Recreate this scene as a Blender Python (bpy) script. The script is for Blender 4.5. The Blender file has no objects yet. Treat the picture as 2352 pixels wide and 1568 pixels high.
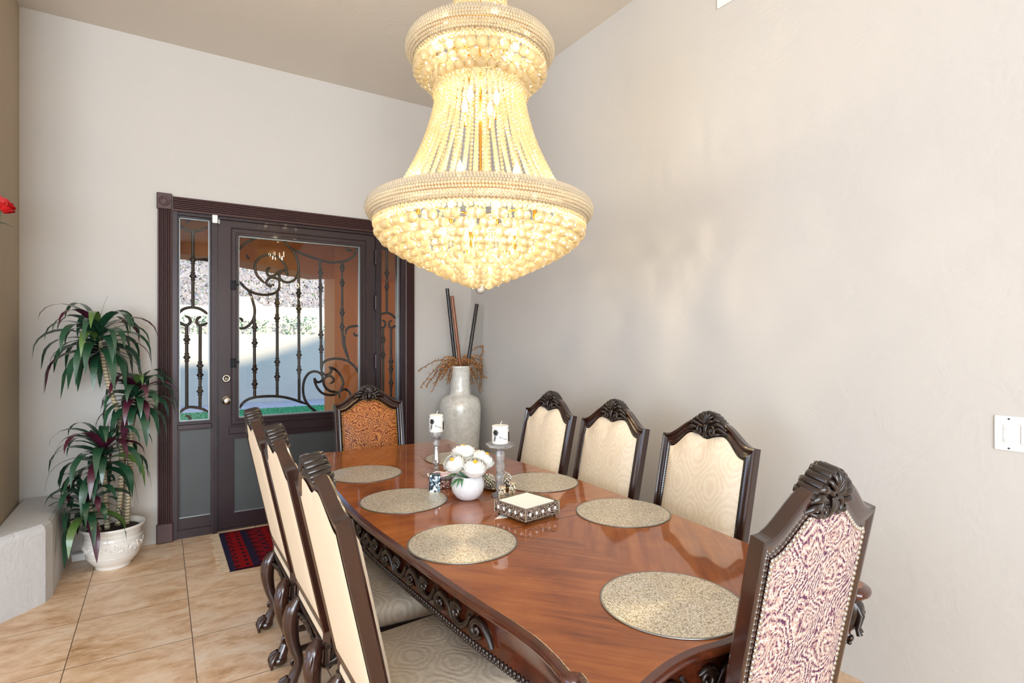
import bpy, math, random
from mathutils import Vector, Matrix, noise
random.seed(7)
CH_W = 3.2; W_SIDE = 88; W_REAR = 300; SUN_E = 4.2; SKY_E = 1.8; EXPO = 0.03
IRON_DOOR= [[(0.522,2.181),(0.553,2.226),(0.611,2.269),(0.660,2.292)],[(0.846,2.286),(0.903,2.231),(0.945,2.174),(0.963,2.114),(0.968,2.059),(0.960,2.009),(0.929,1.963),(0.882,1.944),(0.841,1.955),(0.818,1.983),(0.820,2.016),(0.843,2.040),(0.866,2.036),(0.879,2.009),(0.881,1.995)],[(0.881,1.998),(0.874,2.047),(0.856,2.095),(0.820,2.136),(0.770,2.159),(0.719,2.155),(0.670,2.130),(0.640,2.085),(0.636,2.036),(0.650,1.989),(0.680,1.953),(0.707,1.928)],[(0.749,2.055),(0.729,2.043),(0.722,2.021),(0.732,1.994),(0.759,1.988),(0.790,2.003),(0.820,2.030),(0.846,2.040)],[(0.759,1.988),(0.790,1.976),(0.815,1.956),(0.820,1.918),(0.810,1.879),(0.780,1.851),(0.719,1.834),(0.660,1.837),(0.611,1.851),(0.582,1.868),(0.549,1.898),(0.520,1.933)],[(0.815,1.961),(0.764,1.977),(0.734,1.962),(0.719,1.934),(0.729,1.913),(0.759,1.909),(0.777,1.921)],[(0.582,1.868),(0.606,1.821),(0.623,1.763),(0.633,1.710),(0.628,1.651),(0.606,1.603),(0.572,1.571),(0.544,1.560),(0.520,1.562)],[(0.520,1.641),(0.537,1.633),(0.546,1.612)],[(0.929,2.228),(0.971,2.198),(1.056,2.172),(1.138,2.151),(1.221,2.137),(1.306,2.146),(1.375,2.166),(1.434,2.215),(1.454,2.269),(1.451,2.284)],[(1.364,2.279),(1.372,2.259),(1.399,2.253),(1.413,2.260)],[(0.575,2.149),(0.582,2.125),(0.597,2.113)],[(0.525,0.928),(0.544,0.964),(0.582,0.994),(0.636,1.009),(0.699,1.013),(0.770,1.011),(0.836,1.002),(0.903,0.984),(0.971,0.957),(1.030,0.932)],[(1.127,0.849),(1.067,0.898),(1.030,0.946),(1.008,1.003),(1.003,1.070),(1.013,1.131),(1.040,1.180),(1.078,1.202),(1.122,1.198),(1.155,1.171),(1.163,1.137),(1.144,1.115),(1.116,1.113),(1.097,1.139),(1.094,1.148)],[(1.094,1.145),(1.100,1.111),(1.122,1.059),(1.160,1.017),(1.210,0.998),(1.261,0.998),(1.300,1.010)],[(1.152,1.188),(1.155,1.233),(1.166,1.273),(1.205,1.298),(1.261,1.308),(1.318,1.304),(1.375,1.286),(1.422,1.250),(1.457,1.208),(1.472,1.172)],[(1.157,1.199),(1.177,1.176),(1.205,1.172),(1.230,1.189),(1.235,1.214),(1.227,1.232),(1.213,1.238)],[(1.216,1.238),(1.261,1.219),(1.300,1.184),(1.329,1.131),(1.335,1.084),(1.318,1.044),(1.300,1.010)],[(1.224,1.094),(1.249,1.110),(1.255,1.133),(1.238,1.154),(1.210,1.161),(1.182,1.147),(1.168,1.119),(1.177,1.079),(1.205,1.044),(1.244,1.025),(1.300,1.019)],[(1.300,1.010),(1.335,1.038),(1.364,1.036),(1.393,1.012),(1.399,0.970)],[(1.300,1.005),(1.309,0.964)],[(1.355,1.513),(1.364,1.559),(1.393,1.583),(1.440,1.592),(1.472,1.590)],[(1.428,1.534),(1.440,1.513),(1.472,1.505)],[(1.328,2.137),(1.328,1.702),(1.329,1.588),(1.332,1.507),(1.338,1.437),(1.364,1.350),(1.387,1.292)],[(1.349,1.507),(1.349,1.437),(1.364,1.368),(1.387,1.292)]]
IRON_BARS= [[(0.630,1.657),(0.633,1.011)],[(0.802,1.862),(0.801,1.011)],[(0.968,2.026),(0.972,0.957)],[(1.141,2.148),(1.152,1.222)]]
IRON_KNOTS= [(0.633,1.570),(0.633,1.445),(0.633,1.236),(0.633,1.116),(0.801,1.289),(0.801,1.169),(0.971,1.344),(0.972,1.219),(1.149,1.514),(1.151,1.390),(0.801,1.770),(0.800,1.647),(0.968,1.859),(0.969,1.729),(1.145,2.040),(1.146,1.916),(1.328,2.096),(1.328,1.966),(1.328,1.708),(1.328,1.584)]
IRON_SIDE= [[(0.112,2.342),(0.138,2.312),(0.175,2.295),(0.209,2.295),(0.256,2.309),(0.300,2.336)],[(0.175,2.418),(0.178,2.377),(0.161,2.356)],[(0.115,1.670),(0.138,1.698),(0.175,1.713),(0.209,1.715),(0.247,1.707),(0.281,1.686),(0.300,1.667)],[(0.154,1.648),(0.180,1.635),(0.187,1.608),(0.175,1.586),(0.159,1.580),(0.133,1.588),(0.117,1.606)],[(0.256,1.648),(0.235,1.631),(0.228,1.606),(0.237,1.587),(0.254,1.581),(0.281,1.587),(0.300,1.602)],[(0.117,0.920),(0.143,0.946),(0.180,0.960),(0.223,0.954),(0.266,0.940),(0.305,0.918)],[(0.157,0.898),(0.180,0.886),(0.185,0.864),(0.173,0.854)]]
IRON_SBARS= [[(0.204,2.295),(0.204,1.715)],[(0.163,1.580),(0.164,0.958)],[(0.252,1.581),(0.251,0.948)]]
IRON_SKNOTS= [(0.204,2.076),(0.204,1.952),(0.164,1.471),(0.164,1.337),(0.251,1.272),(0.251,1.201),(0.251,1.077)]
PI = math.pi
SC = bpy.context.scene
COL = SC.collection

# ------------------------------------------------------------------ mesh helpers
class MB:
    def __init__(s):
        s.v = []; s.f = []; s.mi = []; s.sm = []
    def add(s, vs, fs, smooth=True, mat=0, M=None):
        o = len(s.v)
        if M is not None:
            vs = [tuple(M @ Vector(p)) for p in vs]
        s.v.extend(vs)
        for f in fs:
            s.f.append([i + o for i in f]); s.sm.append(smooth); s.mi.append(mat)
        return s
    def box(s, x0, y0, z0, x1, y1, z1, mat=0, M=None, bev=0.0):
        if bev > 0:
            b = min(bev, (x1-x0)/2.1, (y1-y0)/2.1, (z1-z0)/2.1)
            vs = []
            for x, sx in ((x0, 1), (x1, -1)):
                for y, sy in ((y0, 1), (y1, -1)):
                    for z, sz in ((z0, 1), (z1, -1)):
                        vs += [(x, y+sy*b, z+sz*b), (x+sx*b, y, z+sz*b), (x+sx*b, y+sy*b, z)]
            def I(i, j, k, a): return (i*4+j*2+k)*3+a
            fs = []
            for i in (0, 1):
                q = [I(i,0,0,0), I(i,1,0,0), I(i,1,1,0), I(i,0,1,0)]; fs.append(q if i else q[::-1])
                q = [I(0,i,0,1), I(1,i,0,1), I(1,i,1,1), I(0,i,1,1)]; fs.append(q[::-1] if i else q)
                q = [I(0,0,i,2), I(1,0,i,2), I(1,1,i,2), I(0,1,i,2)]; fs.append(q if i else q[::-1])
            for i in (0, 1):
                for j in (0, 1):
                    fs.append([I(i,j,0,0), I(i,j,1,0), I(i,j,1,1), I(i,j,0,1)])
                    fs.append([I(i,0,j,0), I(i,1,j,0), I(i,1,j,2), I(i,0,j,2)])
                    fs.append([I(0,i,j,1), I(1,i,j,1), I(1,i,j,2), I(0,i,j,2)])
                    for k in (0, 1):
                        fs.append([I(i,j,k,0), I(i,j,k,1), I(i,j,k,2)])
            c = Vector(((x0+x1)/2, (y0+y1)/2, (z0+z1)/2))
            out = []
            for f in fs:
                p = [Vector(vs[k]) for k in f]
                n = (p[1]-p[0]).cross(p[2]-p[0])
                m = sum(p, Vector())/len(p) - c
                out.append(f if n.dot(m) > 0 else f[::-1])
            return s.add(vs, out, False, mat, M)
        vs = [(x0,y0,z0),(x1,y0,z0),(x1,y1,z0),(x0,y1,z0),(x0,y0,z1),(x1,y0,z1),(x1,y1,z1),(x0,y1,z1)]
        fs = [(3,2,1,0),(4,5,6,7),(0,1,5,4),(1,2,6,5),(2,3,7,6),(3,0,4,7)]
        return s.add(vs, fs, False, mat, M)
    def grid(s, rows, closed_u=False, closed_v=False, smooth=True, mat=0, M=None, flip=False):
        nu = len(rows); nv = len(rows[0])
        vs = [p for r in rows for p in r]; fs = []
        for i in range(nu if closed_u else nu-1):
            for j in range(nv if closed_v else nv-1):
                a = i*nv+j; b = ((i+1) % nu)*nv+j
                c = ((i+1) % nu)*nv+(j+1) % nv; d = i*nv+(j+1) % nv
                fs.append((a, d, c, b) if flip else (a, b, c, d))
        return s.add(vs, fs, smooth, mat, M)
    def lathe(s, prof, n=32, c=(0,0,0), mat=0, smooth=True, M=None, cap0=False, cap1=False, facet=False):
        rows = [[(c[0]+r*math.cos(2*PI*i/n), c[1]+r*math.sin(2*PI*i/n), c[2]+z) for i in range(n)] for r, z in prof]
        s.grid(rows, closed_v=True, smooth=smooth and not facet, mat=mat, M=M, flip=True)
        if cap0: s.add(rows[0], [list(range(n))[::-1]], False, mat, M)
        if cap1: s.add(rows[-1], [list(range(n))], False, mat, M)
        return s
    def tube(s, path, r, n=8, closed=False, mat=0, M=None, caps=True, ref=None, smooth=True):
        P = [Vector(p) for p in path]; N = len(P)
        if not hasattr(r, '__len__'): r = [r]*N
        rows = []; up = Vector(ref) if ref else None
        for i in range(N):
            a = P[i-1] if (i or closed) else P[i]; b = P[(i+1) % N] if (i < N-1 or closed) else P[i]
            t = (b-a)
            t = t.normalized() if t.length > 1e-9 else Vector((0,0,1))
            if up is None:
                up = Vector((0,0,1)) if abs(t.z) < .9 else Vector((1,0,0))
            base = Vector(ref) if ref else up
            u = base - t*base.dot(t)
            if u.length < 1e-6: u = t.orthogonal()
            u.normalize(); w = t.cross(u); up = u
            ra, rb = (r[i] if hasattr(r[i], '__len__') else (r[i], r[i]))
            rows.append([tuple(P[i]+u*(ra*math.cos(2*PI*k/n))+w*(rb*math.sin(2*PI*k/n))) for k in range(n)])
        s.grid(rows, closed_u=closed, closed_v=True, mat=mat, M=M, flip=True, smooth=smooth)
        if caps and not closed:
            s.add(rows[0], [list(range(n))], False, mat, M); s.add(rows[-1], [list(range(n))[::-1]], False, mat, M)
        return s
    def ball(s, c, r, nu=8, nv=6, mat=0, M=None, smooth=True):
        rx, ry, rz = r if hasattr(r, '__len__') else (r, r, r)
        vs = [(c[0], c[1], c[2]-rz)]
        for j in range(1, nv):
            a = -PI/2+PI*j/nv
            vs += [(c[0]+rx*math.cos(a)*math.cos(2*PI*i/nu), c[1]+ry*math.cos(a)*math.sin(2*PI*i/nu), c[2]+rz*math.sin(a)) for i in range(nu)]
        vs.append((c[0], c[1], c[2]+rz)); L = len(vs)-1; fs = []
        for i in range(nu):
            k = (i+1) % nu
            fs.append((0, 1+k, 1+i)); fs.append((L, 1+(nv-2)*nu+i, 1+(nv-2)*nu+k))
            for j in range(nv-2):
                fs.append((1+j*nu+i, 1+j*nu+k, 1+(j+1)*nu+k, 1+(j+1)*nu+i))
        return s.add(vs, fs, smooth, mat, M)
    def torus(s, R, r, z=0, n=48, m=10, rz=None, mat=0, c=(0,0)):
        rz = rz or r
        rows = [[(c[0]+(R+r*math.cos(2*PI*j/m))*math.cos(2*PI*i/n), c[1]+(R+r*math.cos(2*PI*j/m))*math.sin(2*PI*i/n), z+rz*math.sin(2*PI*j/m)) for j in range(m)] for i in range(n)]
        return s.grid(rows, True, True, mat=mat)
    def prism(s, pts, z0, z1, mat=0, M=None, smooth=False):
        n = len(pts)
        vs = [(x, y, z0) for x, y in pts]+[(x, y, z1) for x, y in pts]
        s.add(vs, [(i, (i+1) % n, n+(i+1) % n, n+i) for i in range(n)], smooth, mat, M)
        s.add(vs, [list(range(n))[::-1], [n+i for i in range(n)]], False, mat, M)
        return s
    def build(s, name, mats, parent=None, loc=None, rot=None):
        me = bpy.data.meshes.new(name)
        me.from_pydata(s.v, [], s.f)
        for m in (mats if isinstance(mats, (list, tuple)) else [mats]): me.materials.append(m)
        me.polygons.foreach_set('use_smooth', s.sm)
        me.polygons.foreach_set('material_index', s.mi)
        me.update()
        o = bpy.data.objects.new(name, me); COL.objects.link(o)
        if parent: o.parent = parent
        if loc: o.location = loc
        if rot: o.rotation_euler = rot
        return o

def tag(o, label=None, cat=None, group=None, kind=None):
    if label: o['label'] = label
    if cat: o['category'] = cat
    if group: o['group'] = group
    if kind: o['kind'] = kind
    return o
def thing(name, label, cat, loc=(0,0,0), rz=0, group=None):
    o = bpy.data.objects.new(name, None); COL.objects.link(o)
    o.empty_display_size = .05
    o.location = loc; o.rotation_euler = (0, 0, rz)
    return tag(o, label, cat, group)
def struct(name, mb, mats, parent=None):
    o = mb.build(name, mats, parent)
    if not parent: o['kind'] = 'structure'
    return o
def dup(root, loc, rz, label=None, group=None):
    r = root.copy(); COL.objects.link(r); r.location = loc; r.rotation_euler = (0, 0, rz)
    if label: r['label'] = label
    if group: r['group'] = group
    for ch in list(root.children):
        c = ch.copy(); COL.objects.link(c); c.parent = r
        for g in ch.children:
            d = g.copy(); COL.objects.link(d); d.parent = c
    return r
def spline(pts, n=6, closed=False):
    P = [Vector(p) for p in pts]; N = len(P); out = []
    for i in range(N if closed else N-1):
        p0 = P[i-1] if (i or closed) else P[0]*2-P[1]
        p1 = P[i]; p2 = P[(i+1) % N]
        p3 = P[(i+2) % N] if (i+2 < N or closed) else P[-1]*2-P[-2]
        for k in range(n):
            t = k/n
            out.append(.5*((2*p1)+(-p0+p2)*t+(2*p0-5*p1+4*p2-p3)*t*t+(-p0+3*p1-3*p2+p3)*t**3))
    if not closed: out.append(P[-1].copy())
    return out
def sstep(x):
    x = max(0., min(1., x)); return x*x*(3-2*x)
def lerp(a, b, t): return a+(b-a)*t
def spiral(cx, cy, r0, turns, n=24, a0=0, r1=.004, sgn=1):
    return [(cx+lerp(r0, r1, k/n)*math.cos(a0+sgn*2*PI*turns*k/n), cy+lerp(r0, r1, k/n)*math.sin(a0+sgn*2*PI*turns*k/n)) for k in range(n+1)]

# ------------------------------------------------------------------ materials
def srgb(r, g, b):
    f = lambda c: ((c/255+.055)/1.055)**2.4 if c > 10 else c/255/12.92
    return (f(r), f(g), f(b), 1)
class NT:
    def __init__(s, name):
        s.m = bpy.data.materials.new(name); s.m.use_nodes = True
        s.t = s.m.node_tree; s.t.nodes.clear()
        s.out = s.n('ShaderNodeOutputMaterial')
        s.tc = s.n('ShaderNodeTexCoord')
    def n(s, typ, **kw):
        o = s.t.nodes.new(typ)
        for k, v in kw.items():
            if hasattr(o, k): setattr(o, k, v)
        return o
    def l(s, a, b): s.t.links.new(a, b); return b
    def inp(s, node, name, val):
        if isinstance(val, bpy.types.NodeSocket): s.l(val, node.inputs[name])
        else: node.inputs[name].default_value = val
    def mapping(s, scale=(1,1,1), rot=(0,0,0), loc=(0,0,0), src='Object'):
        m = s.n('ShaderNodeMapping'); s.l(s.tc.outputs[src], m.inputs['Vector'])
        m.inputs['Scale'].default_value = scale; m.inputs['Rotation'].default_value = rot; m.inputs['Location'].default_value = loc
        return m.outputs['Vector']
    def noise(s, vec, scale=5, detail=4, rough=.5, dist=0):
        n = s.n('ShaderNodeTexNoise'); s.l(vec, n.inputs['Vector'])
        n.inputs['Scale'].default_value = scale; n.inputs['Detail'].default_value = detail
        n.inputs['Roughness'].default_value = rough; n.inputs['Distortion'].default_value = dist
        return n.outputs['Fac']
    def vor(s, vec, scale=5, feature='F1', out='Distance', rnd=1):
        n = s.n('ShaderNodeTexVoronoi', feature=feature); s.l(vec, n.inputs['Vector'])
        n.inputs['Scale'].default_value = scale; n.inputs['Randomness'].default_value = rnd
        return n.outputs[out]
    def wave(s, vec, scale=5, dist=0, det=2, typ='BANDS', dirn='X', prof='SIN', dscale=1):
        n = s.n('ShaderNodeTexWave', wave_type=typ, wave_profile=prof)
        if typ == 'BANDS': n.bands_direction = dirn
        else: n.rings_direction = dirn
        s.l(vec, n.inputs['Vector'])
        n.inputs['Scale'].default_value = scale; n.inputs['Distortion'].default_value = dist; n.inputs['Detail'].default_value = det
        n.inputs['Detail Scale'].default_value = dscale
        return n.outputs['Fac']
    def math(s, op, a, b=None, c=None):
        n = s.n('ShaderNodeMath', operation=op)
        for i, v in enumerate((a, b, c)):
            if v is None: continue
            if isinstance(v, (int, float)): n.inputs[i].default_value = v
            else: s.l(v, n.inputs[i])
        return n.outputs[0]
    def ramp(s, fac, stops, interp='LINEAR'):
        n = s.n('ShaderNodeValToRGB'); cr = n.color_ramp; cr.interpolation = interp
        while len(cr.elements) < len(stops): cr.elements.new(.5)
        for e, (p, c) in zip(cr.elements, stops): e.position = p; e.color = c
        s.l(fac, n.inputs['Fac']); return n.outputs['Color']
    def mix(s, fac, a, b, mode='MIX'):
        n = s.n('ShaderNodeMix', data_type='RGBA', blend_type=mode)
        s.inp(n, 0, fac)
        for i, v in ((6, a), (7, b)):
            if isinstance(v, bpy.types.NodeSocket): s.l(v, n.inputs[i])
            else: n.inputs[i].default_value = v
        return n.outputs[2]
    def bump(s, h, strength=.3, dist=.01):
        n = s.n('ShaderNodeBump'); s.l(h, n.inputs['Height'])
        n.inputs['Strength'].default_value = strength; n.inputs['Distance'].default_value = dist
        return n.outputs['Normal']
    def bsdf(s, color, rough=.5, metal=0, normal=None, coat=0, coat_rough=.05, spec=.5, sheen=0, sub=0):
        b = s.n('ShaderNodeBsdfPrincipled')
        s.inp(b, 'Base Color', color); s.inp(b, 'Roughness', rough); s.inp(b, 'Metallic', metal)
        b.inputs['Coat Weight'].default_value = coat; b.inputs['Coat Roughness'].default_value = coat_rough
        b.inputs['Specular IOR Level'].default_value = spec
        b.inputs['Sheen Weight'].default_value = sheen
        if normal is not None: s.l(normal, b.inputs['Normal'])
        s.l(b.outputs[0], s.out.inputs['Surface'])
        return b
def plain(name, col, rough=.5, metal=0, nscale=0, namt=.1, bump=0, bscale=60, coat=0, spec=.5):
    t = NT(name); v = t.mapping()
    c = col
    if nscale:
        f = t.noise(v, nscale, 4)
        c = t.mix(f, tuple(x*(1-namt) for x in col[:3])+(1,), tuple(min(1, x*(1+namt)) for x in col[:3])+(1,))
    nrm = t.bump(t.noise(v, bscale, 4), bump, .004) if bump else None
    t.bsdf(c, rough, metal, nrm, coat=coat, spec=spec)
    return t.m

def m_wall(name, col, bump=.25):
    t = NT(name); v = t.mapping()
    big = t.noise(v, .9, 3)
    c = t.mix(big, tuple(x*.97 for x in col[:3])+(1,), tuple(min(1, x*1.03) for x in col[:3])+(1,))
    h = t.math('ADD', t.noise(v, 7, 5, .6, 1.2), t.math('MULTIPLY', t.noise(v, 45, 3), .25))
    t.bsdf(c, .75, 0, t.bump(h, bump, .012), spec=.3)
    return t.m
def m_wood(name, c0, c1, rough=.3, coat=.4, scale=(14, 14, 1.2), bump=.05):
    t = NT(name); v = t.mapping(scale)
    f = t.noise(v, 2.2, 6, .6, .6); g = t.noise(t.mapping((60, 60, 5)), 3, 4)
    k = t.math('ADD', t.math('MULTIPLY', f, .75), t.math('MULTIPLY', g, .3))
    c = t.ramp(k, [(.3, c0), (.72, c1)])
    t.bsdf(c, rough, 0, t.bump(g, bump, .002), coat=coat, coat_rough=.12)
    return t.m

MAT = {}
MAT['wall_light'] = m_wall('wall_plaster_light', srgb(205, 200, 194))
MAT['wall_taupe'] = m_wall('wall_plaster_taupe', srgb(178, 162, 140), .35)
MAT['ceiling'] = m_wall('ceiling_taupe', srgb(218, 210, 200), .2)
MAT['bench'] = m_wall('bench_plaster', srgb(214, 214, 216), .5)
MAT['cream_wall'] = m_wall('garden_wall_cream', srgb(240, 222, 196), .5)
MAT['stucco'] = m_wall('porch_stucco', srgb(222, 132, 66), .6)

def m_floor():
    t = NT('floor_tile'); v = t.mapping()
    # square tiles 0.4945 m
    mp = t.mapping((1/.4945, 1/.4945, 1), loc=(-.13/.4945, -3.138/.4945, 0))
    sx = t.n('ShaderNodeSeparateXYZ'); t.l(mp, sx.inputs[0])
    def edge(o):
        fr = t.math('FRACT', o); return t.math('MINIMUM', fr, t.math('SUBTRACT', 1, fr))
    d = t.math('MINIMUM', edge(sx.outputs[0]), edge(sx.outputs[1]))
    grout = t.math('LESS_THAN', d, .0042)
    # per tile id
    cb = t.n('ShaderNodeCombineXYZ')
    t.l(t.math('FLOOR', sx.outputs[0]), cb.inputs[0]); t.l(t.math('FLOOR', sx.outputs[1]), cb.inputs[1])
    wn = t.n('ShaderNodeTexWhiteNoise'); t.l(cb.outputs[0], wn.inputs['Vector'])
    off = t.n('ShaderNodeVectorMath', operation='ADD'); t.l(v, off.inputs[0]); t.l(wn.outputs['Color'], off.inputs[1])
    mp2 = t.n('ShaderNodeMapping'); t.l(off.outputs[0], mp2.inputs[0]); mp2.inputs['Scale'].default_value = (1.0, 1.9, 1); mp2.inputs['Rotation'].default_value = (0, 0, .5)
    f = t.noise(mp2.outputs[0], 3.2, 7, .66, 1.0)
    g = t.noise(mp2.outputs[0], 11, 6, .7, .6)
    k = t.math('ADD', t.math('MULTIPLY', f, .62), t.math('MULTIPLY', g, .38))
    c = t.ramp(k, [(.30, srgb(172, 126, 84)), (.43, srgb(220, 180, 140)), (.55, srgb(242, 212, 180)), (.70, srgb(252, 238, 220))])
    c = t.mix(t.math('MULTIPLY', t.math('SUBTRACT', wn.outputs['Value'], .5), .25), c, srgb(200, 170, 140))
    c = t.mix(grout, c, srgb(120, 98, 78))
    h = t.math('SUBTRACT', t.math('MULTIPLY', g, .4), t.math('MULTIPLY', grout, 1.0))
    t.bsdf(c, t.math('ADD', .22, t.math('MULTIPLY', g, .2)), 0, t.bump(h, .25, .004), spec=.5)
    return t.m
MAT['floor'] = m_floor()

def m_table():
    t = NT('mahogany_veneer'); v = t.mapping()
    sx = t.n('ShaderNodeSeparateXYZ'); t.l(v, sx.inputs[0])
    X, Y = sx.outputs[0], sx.outputs[1]
    # veneer panels: quarter-matched diamond grain in the end sections, straight in the middle
    ax = t.math('ABSOLUTE', X); ay = t.math('ABSOLUTE', Y)
    cb = t.n('ShaderNodeCombineXYZ')
    end = t.math('GREATER_THAN', ay, .45)
    diag = t.math('ADD', ax, t.math('MULTIPLY', ay, .85)); diag2 = t.math('SUBTRACT', t.math('MULTIPLY', ax, .8), ay)
    u = t.math('ADD', t.math('MULTIPLY', end, diag), t.math('MULTIPLY', t.math('SUBTRACT', 1, end), t.math('ADD', Y, 3.)))
    w = t.math('ADD', t.math('MULTIPLY', end, diag2), t.math('MULTIPLY', t.math('SUBTRACT', 1, end), X))
    t.l(t.math('MULTIPLY', u, 26), cb.inputs[0]); t.l(t.math('MULTIPLY', w, 2.2), cb.inputs[1])
    # panel id by quadrant for small tone shifts
    q = t.math('ADD', t.math('MULTIPLY', t.math('GREATER_THAN', X, 0), 1.7), t.math('ADD', t.math('MULTIPLY', t.math('GREATER_THAN', Y, 0), 3.3), t.math('MULTIPLY', end, 5.1)))
    t.l(q, cb.inputs[2])
    g = t.noise(cb.outputs[0], 1.0, 6, .62, .5)
    big = t.noise(v, 3.2, 5, .55, .8)
    k = t.math('ADD', t.math('MULTIPLY', g, .55), t.math('MULTIPLY', big, .5))
    c = t.ramp(k, [(.32, srgb(104, 48, 16)), (.5, srgb(152, 82, 34)), (.72, srgb(184, 112, 54))])
    # seams of the leaves
    s1 = t.math('LESS_THAN', t.math('ABSOLUTE', t.math('SUBTRACT', ay, .455)), .0018)
    s2 = t.math('LESS_THAN', ay, .0014)
    seam = t.math('MAXIMUM', s1, s2)
    c = t.mix(seam, c, srgb(40, 14, 6))
    t.bsdf(c, .3, 0, t.bump(t.math('ADD', big, t.math('MULTIPLY', g, .15)), .012, .02), coat=.9, coat_rough=.045, spec=.1)
    return t.m
MAT['table'] = m_table()
MAT['table_edge'] = m_wood('table_edge_wood', srgb(40, 14, 8), srgb(92, 40, 20), .22, .8, (8, 8, 8))
MAT['dark_wood'] = m_wood('chair_dark_wood', srgb(22, 10, 8), srgb(62, 30, 18), .24, .7, (9, 9, 1.5))
MAT['carved'] = m_wood('carved_dark_wood', srgb(17, 11, 9), srgb(46, 30, 22), .3, .4, (20, 20, 20))
MAT['door_metal'] = plain('door_bronze', srgb(46, 30, 33), .34, .25, 2.5, .25, .05, 30, coat=.25)
MAT['casing'] = plain('casing_brown', srgb(74, 48, 46), .45, 0, 3, .15)
MAT['panel_metal'] = plain('panel_gray_metal', srgb(72, 74, 74), .38, .2, 4, .15, .05, 60)
MAT['iron'] = plain('wrought_iron', srgb(48, 36, 28), .42, .5, 20, .2)
MAT['alu'] = plain('glazing_bead', srgb(150, 155, 155), .3, .6)
MAT['steel'] = plain('satin_nickel', srgb(208, 202, 190), .22, 1)
MAT['black_metal'] = plain('black_metal', srgb(26, 26, 28), .35, .5)
MAT['white_plastic'] = plain('white_plastic', srgb(240, 240, 238), .35)
MAT['slot'] = plain('slot_dark', srgb(60, 58, 56), .6)
def m_thin_glass(name, tint=(1,1,1,1), ior=1.5, gain=1.0):
    t = NT(name)
    tr = t.n('ShaderNodeBsdfTransparent'); tr.inputs[0].default_value = tint
    gl = t.n('ShaderNodeBsdfGlossy'); gl.inputs['Roughness'].default_value = .01
    fr = t.n('ShaderNodeFresnel'); fr.inputs['IOR'].default_value = ior
    mx = t.n('ShaderNodeMixShader'); t.l(t.math('MULTIPLY', fr.outputs[0], gain), mx.inputs[0]); t.l(tr.outputs[0], mx.inputs[1]); t.l(gl.outputs[0], mx.inputs[2])
    t.l(mx.outputs[0], t.out.inputs['Surface']); return t.m
MAT['pane'] = m_thin_glass('window_glass', (.97, .985, .98, 1), 1.5, .65)
def m_crystal(name, tint, trans=.35, clear=.3, rough=.06, shine=.45, refr=0):
    t = NT(name)
    tl = t.n('ShaderNodeBsdfTranslucent'); tl.inputs[0].default_value = tint
    df = t.n('ShaderNodeBsdfDiffuse'); df.inputs[0].default_value = tint
    gl = t.n('ShaderNodeBsdfGlossy'); gl.inputs['Roughness'].default_value = rough; gl.inputs[0].default_value = (1, .97, .9, 1)
    tp = t.n('ShaderNodeBsdfTransparent'); tp.inputs[0].default_value = (1, .97, .9, 1)
    m0 = t.n('ShaderNodeMixShader'); m0.inputs[0].default_value = .35; t.l(tl.outputs[0], m0.inputs[1]); t.l(df.outputs[0], m0.inputs[2])
    m1 = t.n('ShaderNodeMixShader'); m1.inputs[0].default_value = clear; t.l(m0.outputs[0], m1.inputs[1]); t.l(tp.outputs[0], m1.inputs[2])
    if refr:
        rf = t.n('ShaderNodeBsdfRefraction'); rf.inputs['IOR'].default_value = 1.5; rf.inputs['Roughness'].default_value = .02; rf.inputs[0].default_value = (1, .86, .58, 1)
        mr = t.n('ShaderNodeMixShader'); mr.inputs[0].default_value = refr; t.l(m1.outputs[0], mr.inputs[1]); t.l(rf.outputs[0], mr.inputs[2]); m1 = mr
    fr = t.n('ShaderNodeLayerWeight'); fr.inputs[0].default_value = .35
    m2 = t.n('ShaderNodeMixShader'); t.l(t.math('ADD', .07, t.math('MULTIPLY', fr.outputs['Facing'], shine)), m2.inputs[0])
    t.l(m1.outputs[0], m2.inputs[1]); t.l(gl.outputs[0], m2.inputs[2])
    t.l(m2.outputs[0], t.out.inputs['Surface']); return t.m
MAT['crystal'] = m_crystal('crystal_bead', (1, .87, .60, 1), clear=.45, refr=.2)
MAT['crystal_ball'] = m_crystal('crystal_ball', (1, .90, .66, 1), clear=.28, rough=.03, shine=.40, refr=.34)
MAT['crystal_rim'] = m_crystal('crystal_rim', (1, .93, .78, 1), clear=.42, rough=.08)
MAT['gold'] = plain('polished_gold', srgb(214, 160, 78), .2, 1)
def m_emit(name, col, s):
    t = NT(name); e = t.n('ShaderNodeEmission'); e.inputs[0].default_value = col; e.inputs[1].default_value = s
    tp = t.n('ShaderNodeBsdfTransparent'); mx = t.n('ShaderNodeMixShader'); mx.inputs[0].default_value = .6
    t.l(tp.outputs[0], mx.inputs[1]); t.l(e.outputs[0], mx.inputs[2])
    t.l(mx.outputs[0], t.out.inputs['Surface']); return t.m
MAT['bulb'] = m_emit('lit_bulb', (1, .83, .55, 1), 40)
def m_clear(name):
    t = NT(name); b = t.bsdf((1, 1, 1, 1), .02, 0); b.inputs['Transmission Weight'].default_value = 1; b.inputs['IOR'].default_value = 1.5
    return t.m
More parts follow.
